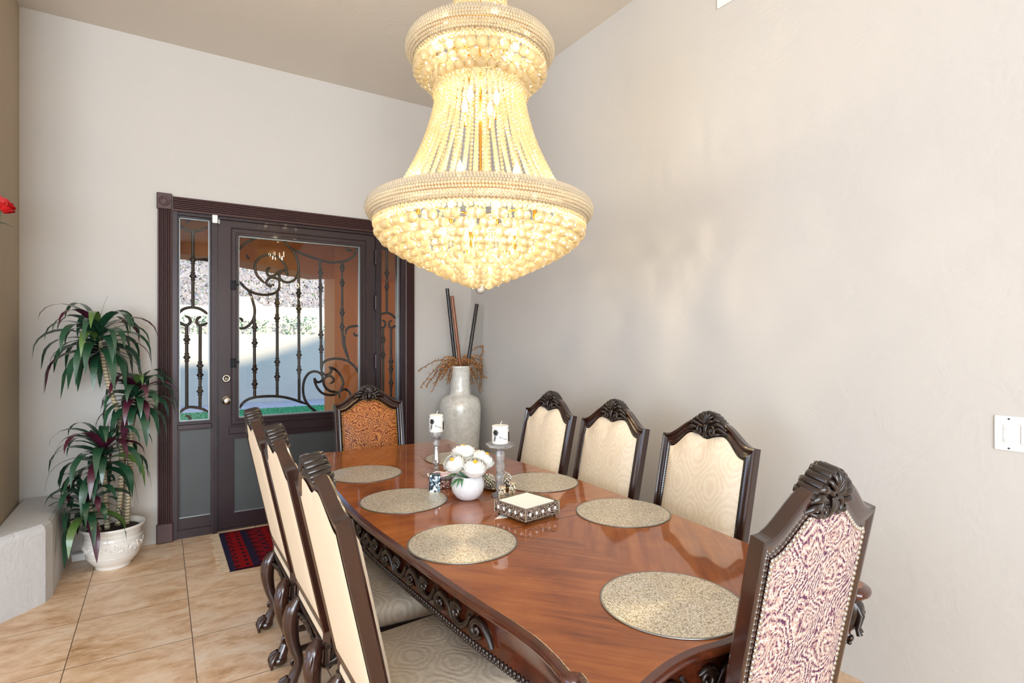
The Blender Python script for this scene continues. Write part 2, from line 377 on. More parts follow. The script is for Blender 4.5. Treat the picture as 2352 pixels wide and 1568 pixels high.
def m_cut_glass(name):
    t = NT(name)
    rf = t.n('ShaderNodeBsdfRefraction'); rf.inputs['IOR'].default_value = 1.45; rf.inputs['Roughness'].default_value = .0
    tp = t.n('ShaderNodeBsdfTransparent'); df = t.n('ShaderNodeBsdfDiffuse'); df.inputs[0].default_value = (1, 1, 1, 1)
    gl = t.n('ShaderNodeBsdfGlossy'); gl.inputs['Roughness'].default_value = .02
    m0 = t.n('ShaderNodeMixShader'); m0.inputs[0].default_value = .40; t.l(rf.outputs[0], m0.inputs[1]); t.l(tp.outputs[0], m0.inputs[2])
    m1 = t.n('ShaderNodeMixShader'); m1.inputs[0].default_value = .22; t.l(m0.outputs[0], m1.inputs[1]); t.l(df.outputs[0], m1.inputs[2])
    fr = t.n('ShaderNodeFresnel'); fr.inputs['IOR'].default_value = 1.9
    m2 = t.n('ShaderNodeMixShader'); t.l(fr.outputs[0], m2.inputs[0]); t.l(m1.outputs[0], m2.inputs[1]); t.l(gl.outputs[0], m2.inputs[2])
    t.l(m2.outputs[0], t.out.inputs['Surface']); return t.m
MAT['clear_crystal'] = m_cut_glass('clear_crystal_glass')

def xz2d(t):
    sp = t.n('ShaderNodeSeparateXYZ'); t.l(t.tc.outputs['Object'], sp.inputs[0]); return sp.outputs
def m_fabric(name, c, c2, bump=.3, flat=False, sx=.17, sz=.24):
    t = NT(name); v = t.mapping(); o = xz2d(t); X = o[0]; Z = o[1] if flat else o[2]
    nz = t.n('ShaderNodeTexNoise'); t.l(v, nz.inputs['Vector']); nz.inputs['Scale'].default_value = 16; nz.inputs['Detail'].default_value = 3
    sp = t.n('ShaderNodeSeparateColor'); t.l(nz.outputs['Color'], sp.inputs[0])
    x = t.math('ADD', X, t.math('MULTIPLY', t.math('SUBTRACT', sp.outputs[0], .5), .03)); z = t.math('ADD', Z, t.math('MULTIPLY', t.math('SUBTRACT', sp.outputs[1], .5), .03))
    cs = t.math('ADD', t.math('COSINE', t.math('MULTIPLY', x, 2*PI/sx)), t.math('COSINE', t.math('MULTIPLY', z, 2*PI/sz)))
    lines = t.math('SINE', t.math('MULTIPLY', cs, 9)); fl = t.noise(v, 55, 3, .6, 1.5)
    k = t.math('ADD', t.math('MULTIPLY', lines, .2), t.math('MULTIPLY', fl, 1.1))
    fine = t.noise(v, 320, 2)
    col = t.mix(t.math('MULTIPLY', t.ramp(k, [(.35, (0,0,0,1)), (.75, (1,1,1,1))]), .6), c, c2)
    t.bsdf(col, .6, 0, t.bump(t.math('ADD', k, t.math('MULTIPLY', fine, .2)), bump, .004), sheen=.15, spec=.4)
    return t.m
MAT['cream_damask'] = m_fabric('cream_damask', srgb(246, 230, 206), srgb(234, 212, 184), .3)
MAT['seat_damask'] = m_fabric('taupe_damask_seat', srgb(206, 190, 168), srgb(176, 160, 138), .4, True, .2, .2)
t = NT('cream_weave'); v = t.mapping()
fz = t.noise(t.mapping((1, 1, .12)), 220, 3)
t.bsdf(t.mix(fz, srgb(224, 202, 172), srgb(238, 219, 192)), .8, 0, t.bump(fz, .3, .002), spec=.2)
MAT['cream_weave'] = t.m
def m_paisley(name, ca, cb_, cc, metal=0, rough=.5):
    # curled teardrops: spirals round scattered seeds, at two sizes, on a ground of small sprigs
    t = NT(name); o = xz2d(t); cv = t.n('ShaderNodeCombineXYZ'); t.l(o[0], cv.inputs[0]); t.l(o[2], cv.inputs[1])
    nz = t.n('ShaderNodeTexNoise'); t.l(cv.outputs[0], nz.inputs['Vector']); nz.inputs['Scale'].default_value = 11; nz.inputs['Detail'].default_value = 1
    sb = t.n('ShaderNodeVectorMath', operation='SUBTRACT'); t.l(nz.outputs['Color'], sb.inputs[0]); sb.inputs[1].default_value = (.5, .5, .5)
    sc = t.n('ShaderNodeVectorMath', operation='SCALE'); t.l(sb.outputs[0], sc.inputs[0]); sc.inputs['Scale'].default_value = .07
    ad = t.n('ShaderNodeVectorMath', operation='ADD'); t.l(cv.outputs[0], ad.inputs[0]); t.l(sc.outputs[0], ad.inputs[1])
    def curls(scale, freq, arms):
        vo = t.n('ShaderNodeTexVoronoi', feature='F1'); vo.voronoi_dimensions = '2D'; t.l(ad.outputs[0], vo.inputs['Vector']); vo.inputs['Scale'].default_value = scale; vo.inputs['Randomness'].default_value = .85
        df = t.n('ShaderNodeVectorMath', operation='SUBTRACT'); t.l(ad.outputs[0], df.inputs[0]); t.l(vo.outputs['Position'], df.inputs[1])
        sp = t.n('ShaderNodeSeparateXYZ'); t.l(df.outputs[0], sp.inputs[0]); cr = t.n('ShaderNodeSeparateColor'); t.l(vo.outputs['Color'], cr.inputs[0])
        ang = t.math('ADD', t.math('ARCTAN2', sp.outputs[1], sp.outputs[0]), t.math('MULTIPLY', cr.outputs[0], 6.28))
        r = t.math('POWER', t.math('MULTIPLY', vo.outputs['Distance'], 1.0), .75)
        tear = t.math('MULTIPLY', r, t.math('ADD', 1.0, t.math('MULTIPLY', t.math('COSINE', ang), .42)))
        return t.math('SINE', t.math('ADD', t.math('MULTIPLY', tear, freq), t.math('MULTIPLY', ang, arms))), tear, cr.outputs[1]
    a1, r1, id1 = curls(8.5, 46, 1.0); a2, r2, id2 = curls(44, 9, 3.0); a3, r3, id3 = curls(96, 7, 2.0)
    mask = t.math('LESS_THAN', r1, .52)
    k = t.math('ADD', t.math('MULTIPLY', a1, .45), t.math('ADD', t.math('MULTIPLY', a2, .42), t.math('MULTIPLY', a3, .38)))
    k = t.math('ADD', t.math('MULTIPLY', k, .5), .5)
    c = t.ramp(k, [(.24, ca), (.36, cb_), (.62, cb_), (.80, cc)])
    c2 = t.ramp(k, [(.34, ca), (.48, cb_), (.9, cc)])
    c = t.mix(mask, c2, c)
    t.bsdf(c, rough, metal, t.bump(k, .3, .002), spec=.4)
    return t.m
MAT['rust_paisley'] = m_paisley('rust_paisley', srgb(84, 28, 18), srgb(176, 98, 42), srgb(214, 148, 84), rough=.42)
MAT['plum_paisley'] = m_paisley('plum_paisley', srgb(88, 40, 80), srgb(190, 160, 148), srgb(226, 208, 196), rough=.6)
MAT['nail_gold'] = plain('nail_brass', srgb(190, 150, 84), .25, 1)
MAT['nail_silver'] = plain('nail_silver', srgb(214, 210, 202), .2, 1)
def m_mat():
    t = NT('placemat_glitter'); v = t.mapping()
    ln = t.n('ShaderNodeVectorMath', operation='LENGTH'); t.l(v, ln.inputs[0])
    rg = t.math('SINE', t.math('MULTIPLY', ln.outputs['Value'], 1150))
    sp = t.vor(v, 340, 'F1', 'Color'); sx = t.n('ShaderNodeSeparateColor'); t.l(sp, sx.inputs[0])
    c = t.ramp(sx.outputs[0], [(0, srgb(130, 116, 94)), (.25, srgb(208, 194, 168)), (.6, srgb(240, 230, 210)), (1, srgb(255, 254, 250))])
    h = t.math('ADD', t.math('MULTIPLY', rg, .4), sx.outputs[1])
    t.bsdf(c, .36, .6, t.bump(h, .5, .002)); return t.m
MAT['placemat'] = m_mat()
MAT['mat_rim'] = plain('placemat_rim', srgb(150, 150, 144), .35, .8)
# ------------------------------------------------------------------ room shell
YB = 4.74; XR = 2.54; ZC = 3.63
def wall_xz(y0, y1, x0, x1, z0, z1, holes):
    mb = MB(); xs = sorted({x0, x1, *[h[0] for h in holes], *[h[1] for h in holes]}); zs = sorted({z0, z1, *[h[2] for h in holes], *[h[3] for h in holes]})
    for a, b in zip(xs, xs[1:]):
        for c, d in zip(zs, zs[1:]):
            mx, mz = (a+b)/2, (c+d)/2
            if any(h[0] < mx < h[1] and h[2] < mz < h[3] for h in holes): continue
            mb.box(a, y0, c, b, y1, d)
    return mb
mb = MB(); mb.box(-5.7, -4.7, -.12, 2.72, 4.90, 0); struct('floor', mb, MAT['floor'])
mb = MB(); mb.box(-5.7, -4.7, ZC, 2.72, 4.92, ZC+.2); struct('ceiling', mb, MAT['ceiling'])
struct('wall_back', wall_xz(YB, 4.92, -1.0, 2.72, 0, ZC, [(.062, 1.868, 0, 2.415)]), MAT['wall_light'])
mb = MB(); mb.box(XR, -4.7, 0, XR+.18, YB, ZC); struct('wall_right', mb, MAT['wall_light'])
mb = MB(); mb.prism([(-.782, 4.92), (-5.7, 4.92), (-5.7, 3.05), (-1.75, 3.05), (-.758, 4.03)], 0, ZC); struct('wall_left', mb, MAT['wall_taupe'])
mb = MB()
for a, b, c, d in ((-4.7, -1.2, 0, ZC), (2.9, 3.05, 0, ZC), (-1.2, 2.9, 2.75, ZC), (-1.2, 2.9, 0, .1)):
    mb.box(-5.7, a, c, -5.52, b, d)
struct('wall_side', mb, MAT['wall_light'])
mb = MB(); mb.box(-5.7, -4.7, 0, 2.72, -4.5, ZC); struct('wall_rear', mb, MAT['wall_light'])
# frames added round the fill lamps on the solid wall behind the camera
mb = MB()
for a, b in ((-5.3, -2.6), (-2.3, .15)):
    mb.box(a-.08, -4.5, .12, a, -4.44, 3.18); mb.box(b, -4.5, .12, b+.08, -4.44, 3.18)
    mb.box(a, -4.5, .12, b, -4.44, .20); mb.box(a, -4.5, 3.1, b, -4.44, 3.18)
struct('window_3', mb, MAT['white_plastic'])

# plaster bench along the left wall
def inset(pts, d):
    out = []; n = len(pts)
    for i in range(n):
        a, b, c = Vector(pts[i-1]), Vector(pts[i]), Vector(pts[(i+1) % n])
        e1 = (b-a).normalized(); e2 = (c-b).normalized()
        n1 = Vector((-e1.y, e1.x)); n2 = Vector((-e2.y, e2.x))
        m = (n1+n2); m = m/max(.3, m.dot(n1)) if m.length > 1e-6 else n1
        out.append((b.x+m.x*d, b.y+m.y*d))
    return out
bp = [(-.77, 4.06), (-1.72, 3.11), (-1.50, 2.93), (-.545, 4.00), (-.525, 4.085), (-.527, 4.74), (-.77, 4.74)]
mb = MB(); rows = []
for d, z in ((0, 0), (0, .40), (.006, .425), (.022, .438), (.05, .44)):
    q = inset(bp, d); rows.append([(x, y, z) for x, y in q])
mb.grid(rows, closed_v=True, smooth=False, flip=True)
mb.add(rows[-1], [list(range(len(bp)))], False)
o = mb.build('plaster_bench', MAT['bench']); tag(o, 'low grey plaster bench built along the left wall', 'bench')

# ------------------------------------------------------------------ entry door
# fluted casing
def flute(mb, x0, x1, z0, z1, y, horiz=False):
    n = 6; w = (x1-x0) if not horiz else (z1-z0); a = x0 if not horiz else z0
    prof = []
    m = w*.10
    prof += [(0, 0), (0, .022), (m, .026)]
    fw = (w-2*m)/n
    for i in range(n):
        s = m+i*fw
        prof += [(s+fw*.12, .026), (s+fw*.3, .016), (s+fw*.5, .013), (s+fw*.7, .016), (s+fw*.88, .026)]
    prof += [(w-m, .026), (w, .022), (w, 0)]
    if not horiz: rows = [[(a+p, y-d, z) for p, d in prof] for z in (z0, z1)]
    else: rows = [[(x, y-d, a+p) for p, d in prof] for x in (x0, x1)]
    mb.grid(rows, smooth=False, flip=not horiz)
    for k, r in enumerate(rows): mb.add(r, [list(range(len(r)))], False)
CX0, CX1 = -.022, 1.946
mb = MB(); flute(mb, CX0, .068, .14, 2.418, YB)
mb.box(CX0-.008, YB-.036, 0, .074, YB, .14, bev=.006)
struct('trim_1', mb, MAT['casing'])
mb = MB(); flute(mb, 1.862, CX1, .14, 2.418, YB); mb.box(1.856, YB-.036, 0, CX1+.008, YB, .14, bev=.006)
struct('trim_2', mb, MAT['casing'])
mb = MB(); flute(mb, .072, 1.858, 2.412, 2.515, YB, True)
for x in (CX0-.006, 1.858):
    mb.box(x, YB-.034, 2.414, x+.094, YB, 2.53, bev=.004)
    M = Matrix.Translation((x+.047, YB-.034, 2.472)) @ Matrix.Rotation(PI/2, 4, 'X')
    mb.lathe([(.036, 0), (.036, .006), (.030, .008), (.027, .003), (.020, .003), (.016, .009), (.008, .006), (0, .007)], 24, M=M)
struct('trim_3', mb, MAT['casing'])
# jamb frame with mullions
YD = 4.79
mb = MB()
mb.box(.062, 4.735, 0, .100, 4.90, 2.412); mb.box(1.830, 4.735, 0, 1.868, 4.90, 2.412)
mb.box(.100, 4.75, 2.392, 1.830, 4.90, 2.412)
for x in (.326, 1.602):
    mb.box(x, 4.745, .0, x+.036, 4.90, 2.392)
    mb.box(x+.008, 4.738, .0, x+.014, 4.747, 2.392); mb.box(x+.022, 4.738, .0, x+.028, 4.747, 2.392)
mb.box(.1, 4.75, 0, .326, 4.90, .06); mb.box(1.638, 4.75, 0, 1.830, 4.90, .06)
mb.box(.362, 4.77, 0, 1.602, 4.90, .015)
struct('trim_4', mb, MAT['door_metal'])

def knot(mb, x, z, y, s=1.0):
    mb.lathe([(.0115, -.034), (.017, -.030), (.017, -.024), (.0115, -.021), (.016, -.013), (.026, 0), (.016, .013), (.0115, .021), (.017, .024), (.017, .030), (.0115, .034)], 10, (x, y, z))
def grille(name, curves, bars, knots, parent, y, dx=0, r=.0105):
    mb = MB()
    for c in curves:
        p = spline([(a+dx, y, b) for a, b in c], 5)
        n = len(p); rr = [r*(1 if 2 < k < n-3 else .75) for k in range(n)]
        mb.tube(p, rr, 8, ref=(0, 1, 0))
    for (x0, z0), (x1, z1) in bars:
        mb.tube([(x0+dx, y, z0), (x1+dx, y, z1)], .0115, 8, ref=(0, 1, 0))
    for x, z in knots: knot(mb, x+dx, z, y)
    return mb.build(name, MAT['iron'], parent)
def ring_frame(mb, x0, x1, z0, z1, w, y0, y1, bev=.003):
    mb.box(x0-w, y0, z0-w, x0, y1, z1+w, bev=bev); mb.box(x1, y0, z0-w, x1+w, y1, z1+w, bev=bev)
    mb.box(x0, y0, z0-w, x1, y1, z0, bev=bev); mb.box(x0, y0, z1, x1, y1, z1+w, bev=bev)

# door leaf
door = bpy.data.objects.new('door_1', None); COL.objects.link(door); door['kind'] = 'structure'
GX0, GX1, GZ0, GZ1 = .508, 1.462, .862, 2.282
mb = wall_xz(4.775, 4.825, .366, 1.600, .018, 2.390, [(GX0, GX1, GZ0, GZ1), (.478, 1.492, .13, .70)])
ring_frame(mb, GX0, GX1, GZ0, GZ1, .020, 4.762, 4.778)
ring_frame(mb, GX0-.045, GX1+.045, GZ0-.045, GZ1+.05, .008, 4.768, 4.778)
mb.box(.44, 4.766, .74, 1.53, 4.778, .80, bev=.004)
mb.build('leaf', MAT['door_metal'], door)
mb = MB(); mb.box(.470, 4.792, .12, 1.50, 4.815, .71); mb.build('kick_panel', MAT['panel_metal'], door)
mb = MB(); mb.box(.478, 4.776, .128, 1.492, 4.792, .136); mb.build('panel_bead', MAT['alu'], door)
mb = MB(); ring_frame(mb, GX0+.008, GX1-.008, GZ0+.008, GZ1-.008, .008, 4.784, 4.80, 0); mb.build('glazing_bead', MAT['alu'], door)
mb = MB(); mb.box(GX0, 4.802, GZ0, GX1, 4.808, GZ1); mb.build('glass', MAT['pane'], door)
grille('iron_grille', IRON_DOOR, IRON_BARS, IRON_KNOTS, door, 4.84)
for nm, z in (('door_knob', 1.005), ('deadbolt', 1.172)):
    mb = MB(); M = Matrix.Translation((.424, 4.775, z)) @ Matrix.Rotation(PI/2, 4, 'X')
    if nm == 'door_knob': mb.lathe([(.034, 0), (.034, .006), (.026, .010), (.013, .014), (.012, .032), (.022, .038), (.029, .050), (.029, .060), (.022, .068), (.006, .071), (0, .070)], 24, M=M)
    else:
        mb.lathe([(.032, 0), (.032, .008), (.026, .014), (.018, .015), (.017, .011), (0, .011)], 24, M=M); mb.box(.420, 4.748, z-.014, .428, 4.765, z+.014, bev=.003)
    mb.build(nm, MAT['steel'], door)
for z in (1.893, 1.291):
    mb = MB(); mb.box(.452, 4.752, z-.036, .470, 4.778, z+.036, bev=.004); mb.box(.474, 4.752, z-.036, .492, 4.778, z+.036, bev=.004)
    mb.tube([(.47, 4.75, z-.03), (.47, 4.75, z+.03)], .008, 8); mb.tube([(.485, 4.752, z), (.512, 4.748, z+.008)], .006, 6)
    for dz in (-.024, .024):
        mb.ball((.461, 4.751, z+dz), .004, 6, 4); mb.ball((.483, 4.751, z+dz), .004, 6, 4)
    mb.build('window_latch', MAT['black_metal'], door)
for z in (2.20, 1.80, 1.28, .35):
    mb = MB(); mb.tube([(1.600, 4.758, z-.06), (1.600, 4.758, z+.06)], .011, 10); mb.ball((1.600, 4.758, z+.062), .010, 8, 5); mb.ball((1.600, 4.758, z-.062), .010, 8, 5)
    mb.build('hinge', MAT['door_metal'], door)
for z in (2.13, 1.93, 1.26, 1.0):
    mb = MB(); mb.box(1.520, 4.770, z-.035, 1.529, 4.777, z+.035, bev=.003); mb.build('slot_cover', MAT['casing'], door)

# sidelights
for k, (dx, sx0, sx1) in enumerate(((0, .112, .310), (1.503, 1.652, 1.818))):
    w = bpy.data.objects.new('window_%d' % (k+1), None); COL.objects.link(w); w['kind'] = 'structure'
    mb = wall_xz(4.775, 4.825, sx0-.014, sx1+.016, .058, 2.394, [(sx0, sx1, .862, 2.382), (sx0+.002, sx1+.006, .142, .79)])
    ring_frame(mb, sx0, sx1, .862, 2.376, .012, 4.758, 4.778, .002)
    mb.box(sx0-.012, 4.766, .80, sx1+.016, 4.776, .838, bev=.004)
    mb.build('window_frame', MAT['door_metal'], w)
    mb = MB(); ring_frame(mb, sx0+.007, sx1-.007, .869, 2.37, .007, 4.784, 4.80, 0); mb.build('glazing_bead', MAT['alu'], w)
    mb = MB(); mb.box(sx0, 4.802, .862, sx1, 4.808, 2.382); mb.build('glass', MAT['pane'], w)
    mb = MB(); mb.box(sx0-.006, 4.794, .138, sx1+.012, 4.815, .796); mb.build('kick_panel', MAT['panel_metal'], w)
    mb = MB(); mb.box(sx0+.002, 4.778, .142, sx1+.006, 4.795, .150); mb.build('panel_bead', MAT['alu'], w)
    if k == 0: grille('iron_grille', IRON_SIDE, IRON_SBARS, IRON_SKNOTS, w, 4.84, dx)
    else:
        sc = lambda q: (1.652+(q[0]-.112)*(1.818-1.652)/.198, q[1])
        grille('iron_grille', [[sc(q) for q in c] for c in IRON_SIDE], [[sc(q) for q in c] for c in IRON_SBARS], [sc(q) for q in IRON_SKNOTS], w, 4.84, 0)
# alarm contact
mb = MB(); mb.box(.326, 4.722, 2.352, .362, 4.7445, 2.415, bev=.003)
o = mb.build('door_sensor', MAT['white_plastic']); tag(o, 'small white alarm sensor at the top of the door mullion', 'sensor')
mb = MB(); mb.box(.368, 4.766, 2.358, .380, 4.776, 2.392, bev=.002); mb.build('magnet', MAT['white_plastic'], o)

# outlet, switch plate, vent, floor box
o = thing('wall_outlet', 'white duplex outlet low on the wall behind the potted plant', 'outlet', (-.199, YB, .345))
mb = MB(); mb.box(-.036, -.007, -.058, .036, 0, .058, bev=.004); mb.build('cover_plate', MAT['white_plastic'], o)
for z in (-.022, .022):
    mb = MB(); mb.box(-.016, -.011, z-.014, .016, -.004, z+.014, bev=.004); so = mb.build('socket', MAT['white_plastic'], o)
    mb = MB(); mb.box(-.008, -.0115, z-.003, -.005, -.0105, z+.007); mb.box(.005, -.0115, z-.003, .008, -.0105, z+.007); mb.box(-.002, -.0115, z-.010, .002, -.0105, z-.006)
    mb.build('slot', MAT['slot'], so)
o = thing('light_switch', 'white multi-gang dimmer and rocker switch plate on the right wall', 'switch', (XR, .66, 1.132))
mb = MB(); mb.box(-.007, -.088, -.062, 0, .088, .062, bev=.004)
mb.build('cover_plate', MAT['white_plastic'], o)
mb = MB(); mb.box(-.0095, .029, -.034, -.004, .062, .034, bev=.002); s_ = mb.build('dimmer', MAT['white_plastic'], o)
mb = MB(); mb.box(-.0125, .034, -.030, -.008, .057, -.020, bev=.002); mb.build('slider', MAT['white_plastic'], s_)
mb = MB(); mb.box(-.0125, .034, .012, -.008, .057, .019, bev=.002); mb.build('paddle', MAT['white_plastic'], s_)
for y in (-.002, -.048):
    mb = MB(); mb.box(-.0115, y-.016, -.034, -.004, y+.016, .034, bev=.003); mb.build('rocker', MAT['white_plastic'], o)
for y in (.046, -.002, -.048):
    for z in (-.052, .052):
        mb = MB(); mb.box(-.0085, y-.003, z-.003, -.005, y+.003, z+.003, bev=.001); mb.build('screw', MAT['slot'], o)
o = thing('air_vent', 'white register high on the right wall near the ceiling', 'vent', (XR, 1.72, 3.38))
mb = MB(); mb.box(-.012, -.20, -.13, 0, -.17, .13, bev=.003); mb.box(-.012, .17, -.13, 0, .20, .13, bev=.003); mb.box(-.012, -.17, -.13, 0, .17, -.10, bev=.003); mb.box(-.012, -.17, .10, 0, .17, .13, bev=.003)
mb.build('frame', MAT['white_plastic'], o)
mb = MB()
for i in range(9):
    M = Matrix.Translation((-.008, 0, -.09+i*.0225)) @ Matrix.Rotation(.6, 4, 'Y'); mb.box(-.008, -.17, -.001, .008, .17, .001, M=M)
mb.build('louver', MAT['white_plastic'], o)
mb = MB(); mb.box(-.022, -.06, 0, .022, .06, .045, bev=.004)
o = mb.build('cable_box', MAT['white_plastic'], None, (-.44, 4.66, 0), (0, 0, PI/2)); tag(o, 'small white plastic box on the floor between bench and planter', 'box')

# ------------------------------------------------------------------ outside
mb = MB(); mb.box(-6, 4.92, -.12, 8, 9.6, -.01); struct('floor_porch', mb, plain('porch_slab', srgb(176, 160, 150), .8, 0, 5, .1))
t = NT('garden_pavers'); v = t.mapping()
br = t.n('ShaderNodeTexBrick'); t.l(v, br.inputs['Vector']); br.inputs['Scale'].default_value = 4
br.inputs['Color1'].default_value = srgb(206, 190, 186); br.inputs['Color2'].default_value = srgb(190, 176, 176); br.inputs['Mortar'].default_value = srgb(150, 140, 140); br.inputs['Mortar Size'].default_value = .02
t.bsdf(br.outputs['Color'], .85)
mb = MB(); mb.box(-8, 9.6, -.12, 12, 15.2, -.012); struct('floor_garden', mb, t.m)
# turf strip: blades on a mat
mb = MB(); mb.box(-3.5, 9.6, -.012, 5.6, 12.9, .012)
rng = random.Random(3)
for i in range(5200):
    x = rng.uniform(-1.0, 4.6); y = 9.7+3.15*rng.random()**.9; h = rng.uniform(.02, .045); a = rng.uniform(0, PI); w = .006
    dx, dy = w*math.cos(a), w*math.sin(a); lx, ly = rng.uniform(-.015, .015), rng.uniform(-.015, .015)
    mb.add([(x-dx, y-dy, .01), (x+dx, y+dy, .01), (x+lx, y+ly, .01+h)], [(0, 1, 2)], True)
o = mb.build('turf_grass', plain('turf_green', srgb(52, 140, 76), .8, 0, 12, .3)); tag(o, 'green turf strip outside the entry door', 'grass', kind='stuff')
# porch walls
ST = MAT['stucco']
mb = MB()
def wall_seg(mb, p, q, th, z0, z1):
    p, q = Vector(p), Vector(q); d = (q-p).normalized(); n = Vector((-d.y, d.x))*th
    mb.prism([tuple(p), tuple(q), tuple(q+n), tuple(p+n)], z0, z1)
wall_seg(mb, (-2.2, 5.82), (.52, 5.86), .38, 2.25, 3.0)
wall_seg(mb, (.5, 5.86), (1.86, 7.12), .38, 2.25, 3.0)
wall_seg(mb, (2.62, 7.1), (2.62, 4.92), -.38, 2.25, 3.0)
struct('wall_porch_beam', mb, ST)
mb = MB(); mb.prism([(1.86, 7.12), (2.62, 7.1), (3.0, 7.1), (3.0, 7.5), (1.80, 7.40)], -.02, 3.0)
struct('wall_porch_pier', mb, ST)
mb = MB(); wall_seg(mb, (-.62, 5.835), (-1.1, 5.83), -.38, -.02, 2.25); wall_seg(mb, (2.62, 5.35), (2.62, 4.92), -.38, -.02, 2.25); struct('wall_porch_side', mb, ST)
mb = MB(); mb.prism([(-2.2, 4.92), (3.0, 4.92), (3.0, 7.5), (1.6, 7.4), (.4, 6.24), (-2.2, 6.2)], 2.86, 3.05); struct('ceiling_porch', mb, ST)
# house roof parapet, unseen, top line shaped to cast the garden wall's shadow
mb = MB(); pf = [(-6, 3.60), (9.5, 3.60), (9.5, 4.46), (6.5, 4.46), (5.6, 4.12), (4.6, 3.80), (3.8, 3.72), (-6, 3.72)]
mb.add([(x, 4.93, z) for x, z in pf]+[(x, 5.1, z) for x, z in pf], [tuple(range(8)), tuple(range(15, 7, -1))]+[(i, 8+i, 8+(i+1) % 8, (i+1) % 8) for i in range(8)], False)
mb.box(2.72, 4.93, 0, 9.5, 5.1, 3.60); mb.box(-6, -4.7, 3.83, 2.72, 4.9, 3.9)
struct('shadow_roof', mb, ST)
# garden walls
mb = MB(); mb.box(-6, 14.5, -.1, 11, 14.8, 1.62); struct('wall_garden', mb, MAT['cream_wall'])
# upper wall with a swept step at its top
top = [(-6, 2.62), (.2, 2.62), (.95, 2.62), (1.05, 2.58), (1.16, 2.50), (1.22, 2.46), (1.35, 2.46), (1.36, 2.64)]
top = [(-6, 2.55), (-.62, 2.55), (-.52, 2.42), (-.38, 2.36), (1.1, 2.36), (1.12, 2.62), (2.02, 2.62), (2.12, 2.52), (2.28, 2.40), (2.5, 2.38), (11, 2.38)]
mb = MB(); mb.add([(x, 15.9, 1.4) for x, z in top]+[(x, 15.9, z) for x, z in top]+[(x, 16.2, 1.4) for x, z in top]+[(x, 16.2, z) for x, z in top],
    [f for i in range(len(top)-1) for n in (len(top),) for f in ((i, i+1, n+i+1, n+i), (n+i, n+i+1, 3*n+i+1, 3*n+i), (2*n+i+1, 2*n+i, 3*n+i, 3*n+i+1))], False)
struct('wall_garden_upper', mb, MAT['cream_wall'])
mb = MB(); mb.box(-6, 14.8, 1.3, 11, 15.9, 1.56); struct('ground_planter', mb, plain('planter_soil', srgb(150, 128, 104), .9, 0, 8, .3))
mb = MB(); mb.add([(-20, 16.2, 1.6), (26, 16.2, 1.6), (26, 24, 6.2), (-20, 24, 6.2), (26, 40, 10.5), (-20, 40, 10.5)], [(0, 1, 2, 3), (3, 2, 4, 5)], False)
struct('hill', mb, plain('hill_soil', srgb(206, 182, 162), .95, 0, 1.5, .3))
# scrub covering the slope
t = NT('scrub_leaves'); geo = t.n('ShaderNodeNewGeometry')
c = t.ramp(geo.outputs['Random Per Island'], [(0, srgb(66, 70, 58)), (.16, srgb(138, 126, 108)), (.36, srgb(196, 172, 152)), (.56, srgb(146, 160, 112)), (.66, srgb(232, 218, 206)), (.84, srgb(140, 132, 150)), (.92, srgb(250, 244, 238))], 'CONSTANT')
t.bsdf(c, .8); MAT['scrub'] = t.m
mb = MB()
for i in range(22000):
    x = rng.uniform(-4, 12); y = 16.4+7.8*rng.random(); z = 1.7+(y-16.2)*.59+rng.uniform(.0, .75)
    L = rng.uniform(.05, .15); w = rng.uniform(.010, .03); d = Vector((rng.gauss(0, 1), rng.gauss(0, .6), rng.gauss(.4, .8))).normalized(); n = Vector((rng.gauss(0, 1), rng.gauss(0, 1), rng.gauss(0, 1))).cross(d).normalized()*w
    p = Vector((x, y, z)); mb.add([tuple(p), tuple(p+d*L*.5+n), tuple(p+d*L), tuple(p+d*L*.5-n)], [(0, 1, 2, 3)], False)
o = mb.build('hillside_brush', MAT['scrub']); tag(o, 'dry brush covering the slope above the garden wall', 'brush', kind='stuff')
# small garden plants in the raised bed
t = NT('garden_leaf'); geo = t.n('ShaderNodeNewGeometry')
t.bsdf(t.ramp(geo.outputs['Random Per Island'], [(0, srgb(96, 142, 100)), (.4, srgb(176, 196, 150)), (.7, srgb(236, 240, 226))], 'CONSTANT'), .7); MAT['garden_leaf'] = t.m
def garden_plant(x, y, w, h, n, name, label):
    mb = MB()
    for i in range(n):
        a = rng.uniform(0, 2*PI); rr = w*math.sqrt(rng.random()); zz = rng.random()**.8*h
        p = Vector((x+rr*math.cos(a), y+.5*rr*math.sin(a), 1.56+zz)); d = Vector((math.cos(a), math.sin(a), rng.uniform(.2, 1.2))).normalized()*rng.uniform(.05, .10)
        n_ = d.cross(Vector((rng.gauss(0, 1), rng.gauss(0, 1), rng.gauss(0, 1)))).normalized()*.022
        mb.add([tuple(p), tuple(p+d*.5+n_), tuple(p+d), tuple(p+d*.5-n_)], [(0, 1, 2, 3)], False)
    mb.tube([(x, y, 1.55), (x, y, 1.56+h*.8)], .012, 5)
    o = mb.build(name, MAT['garden_leaf']); tag(o, label, 'plant', 'plants in the raised garden bed'); return o
garden_plant(3.07, 15.3, .42, .52, 240, 'garden_shrub', 'bushy white flowering shrub in the raised garden bed, seen between two door bars')
garden_plant(1.95, 15.35, .34, .40, 120, 'garden_shrub', 'low pale shrub in the raised bed at the latch side of the door glass')
garden_plant(.75, 15.4, .42, .50, 160, 'garden_shrub', 'yellowish shrub in the raised bed seen through the latch-side sidelight')
garden_plant(3.95, 15.35, .3, .34, 90, 'garden_shrub', 'small green shrub in the raised bed nearest the porch pier')
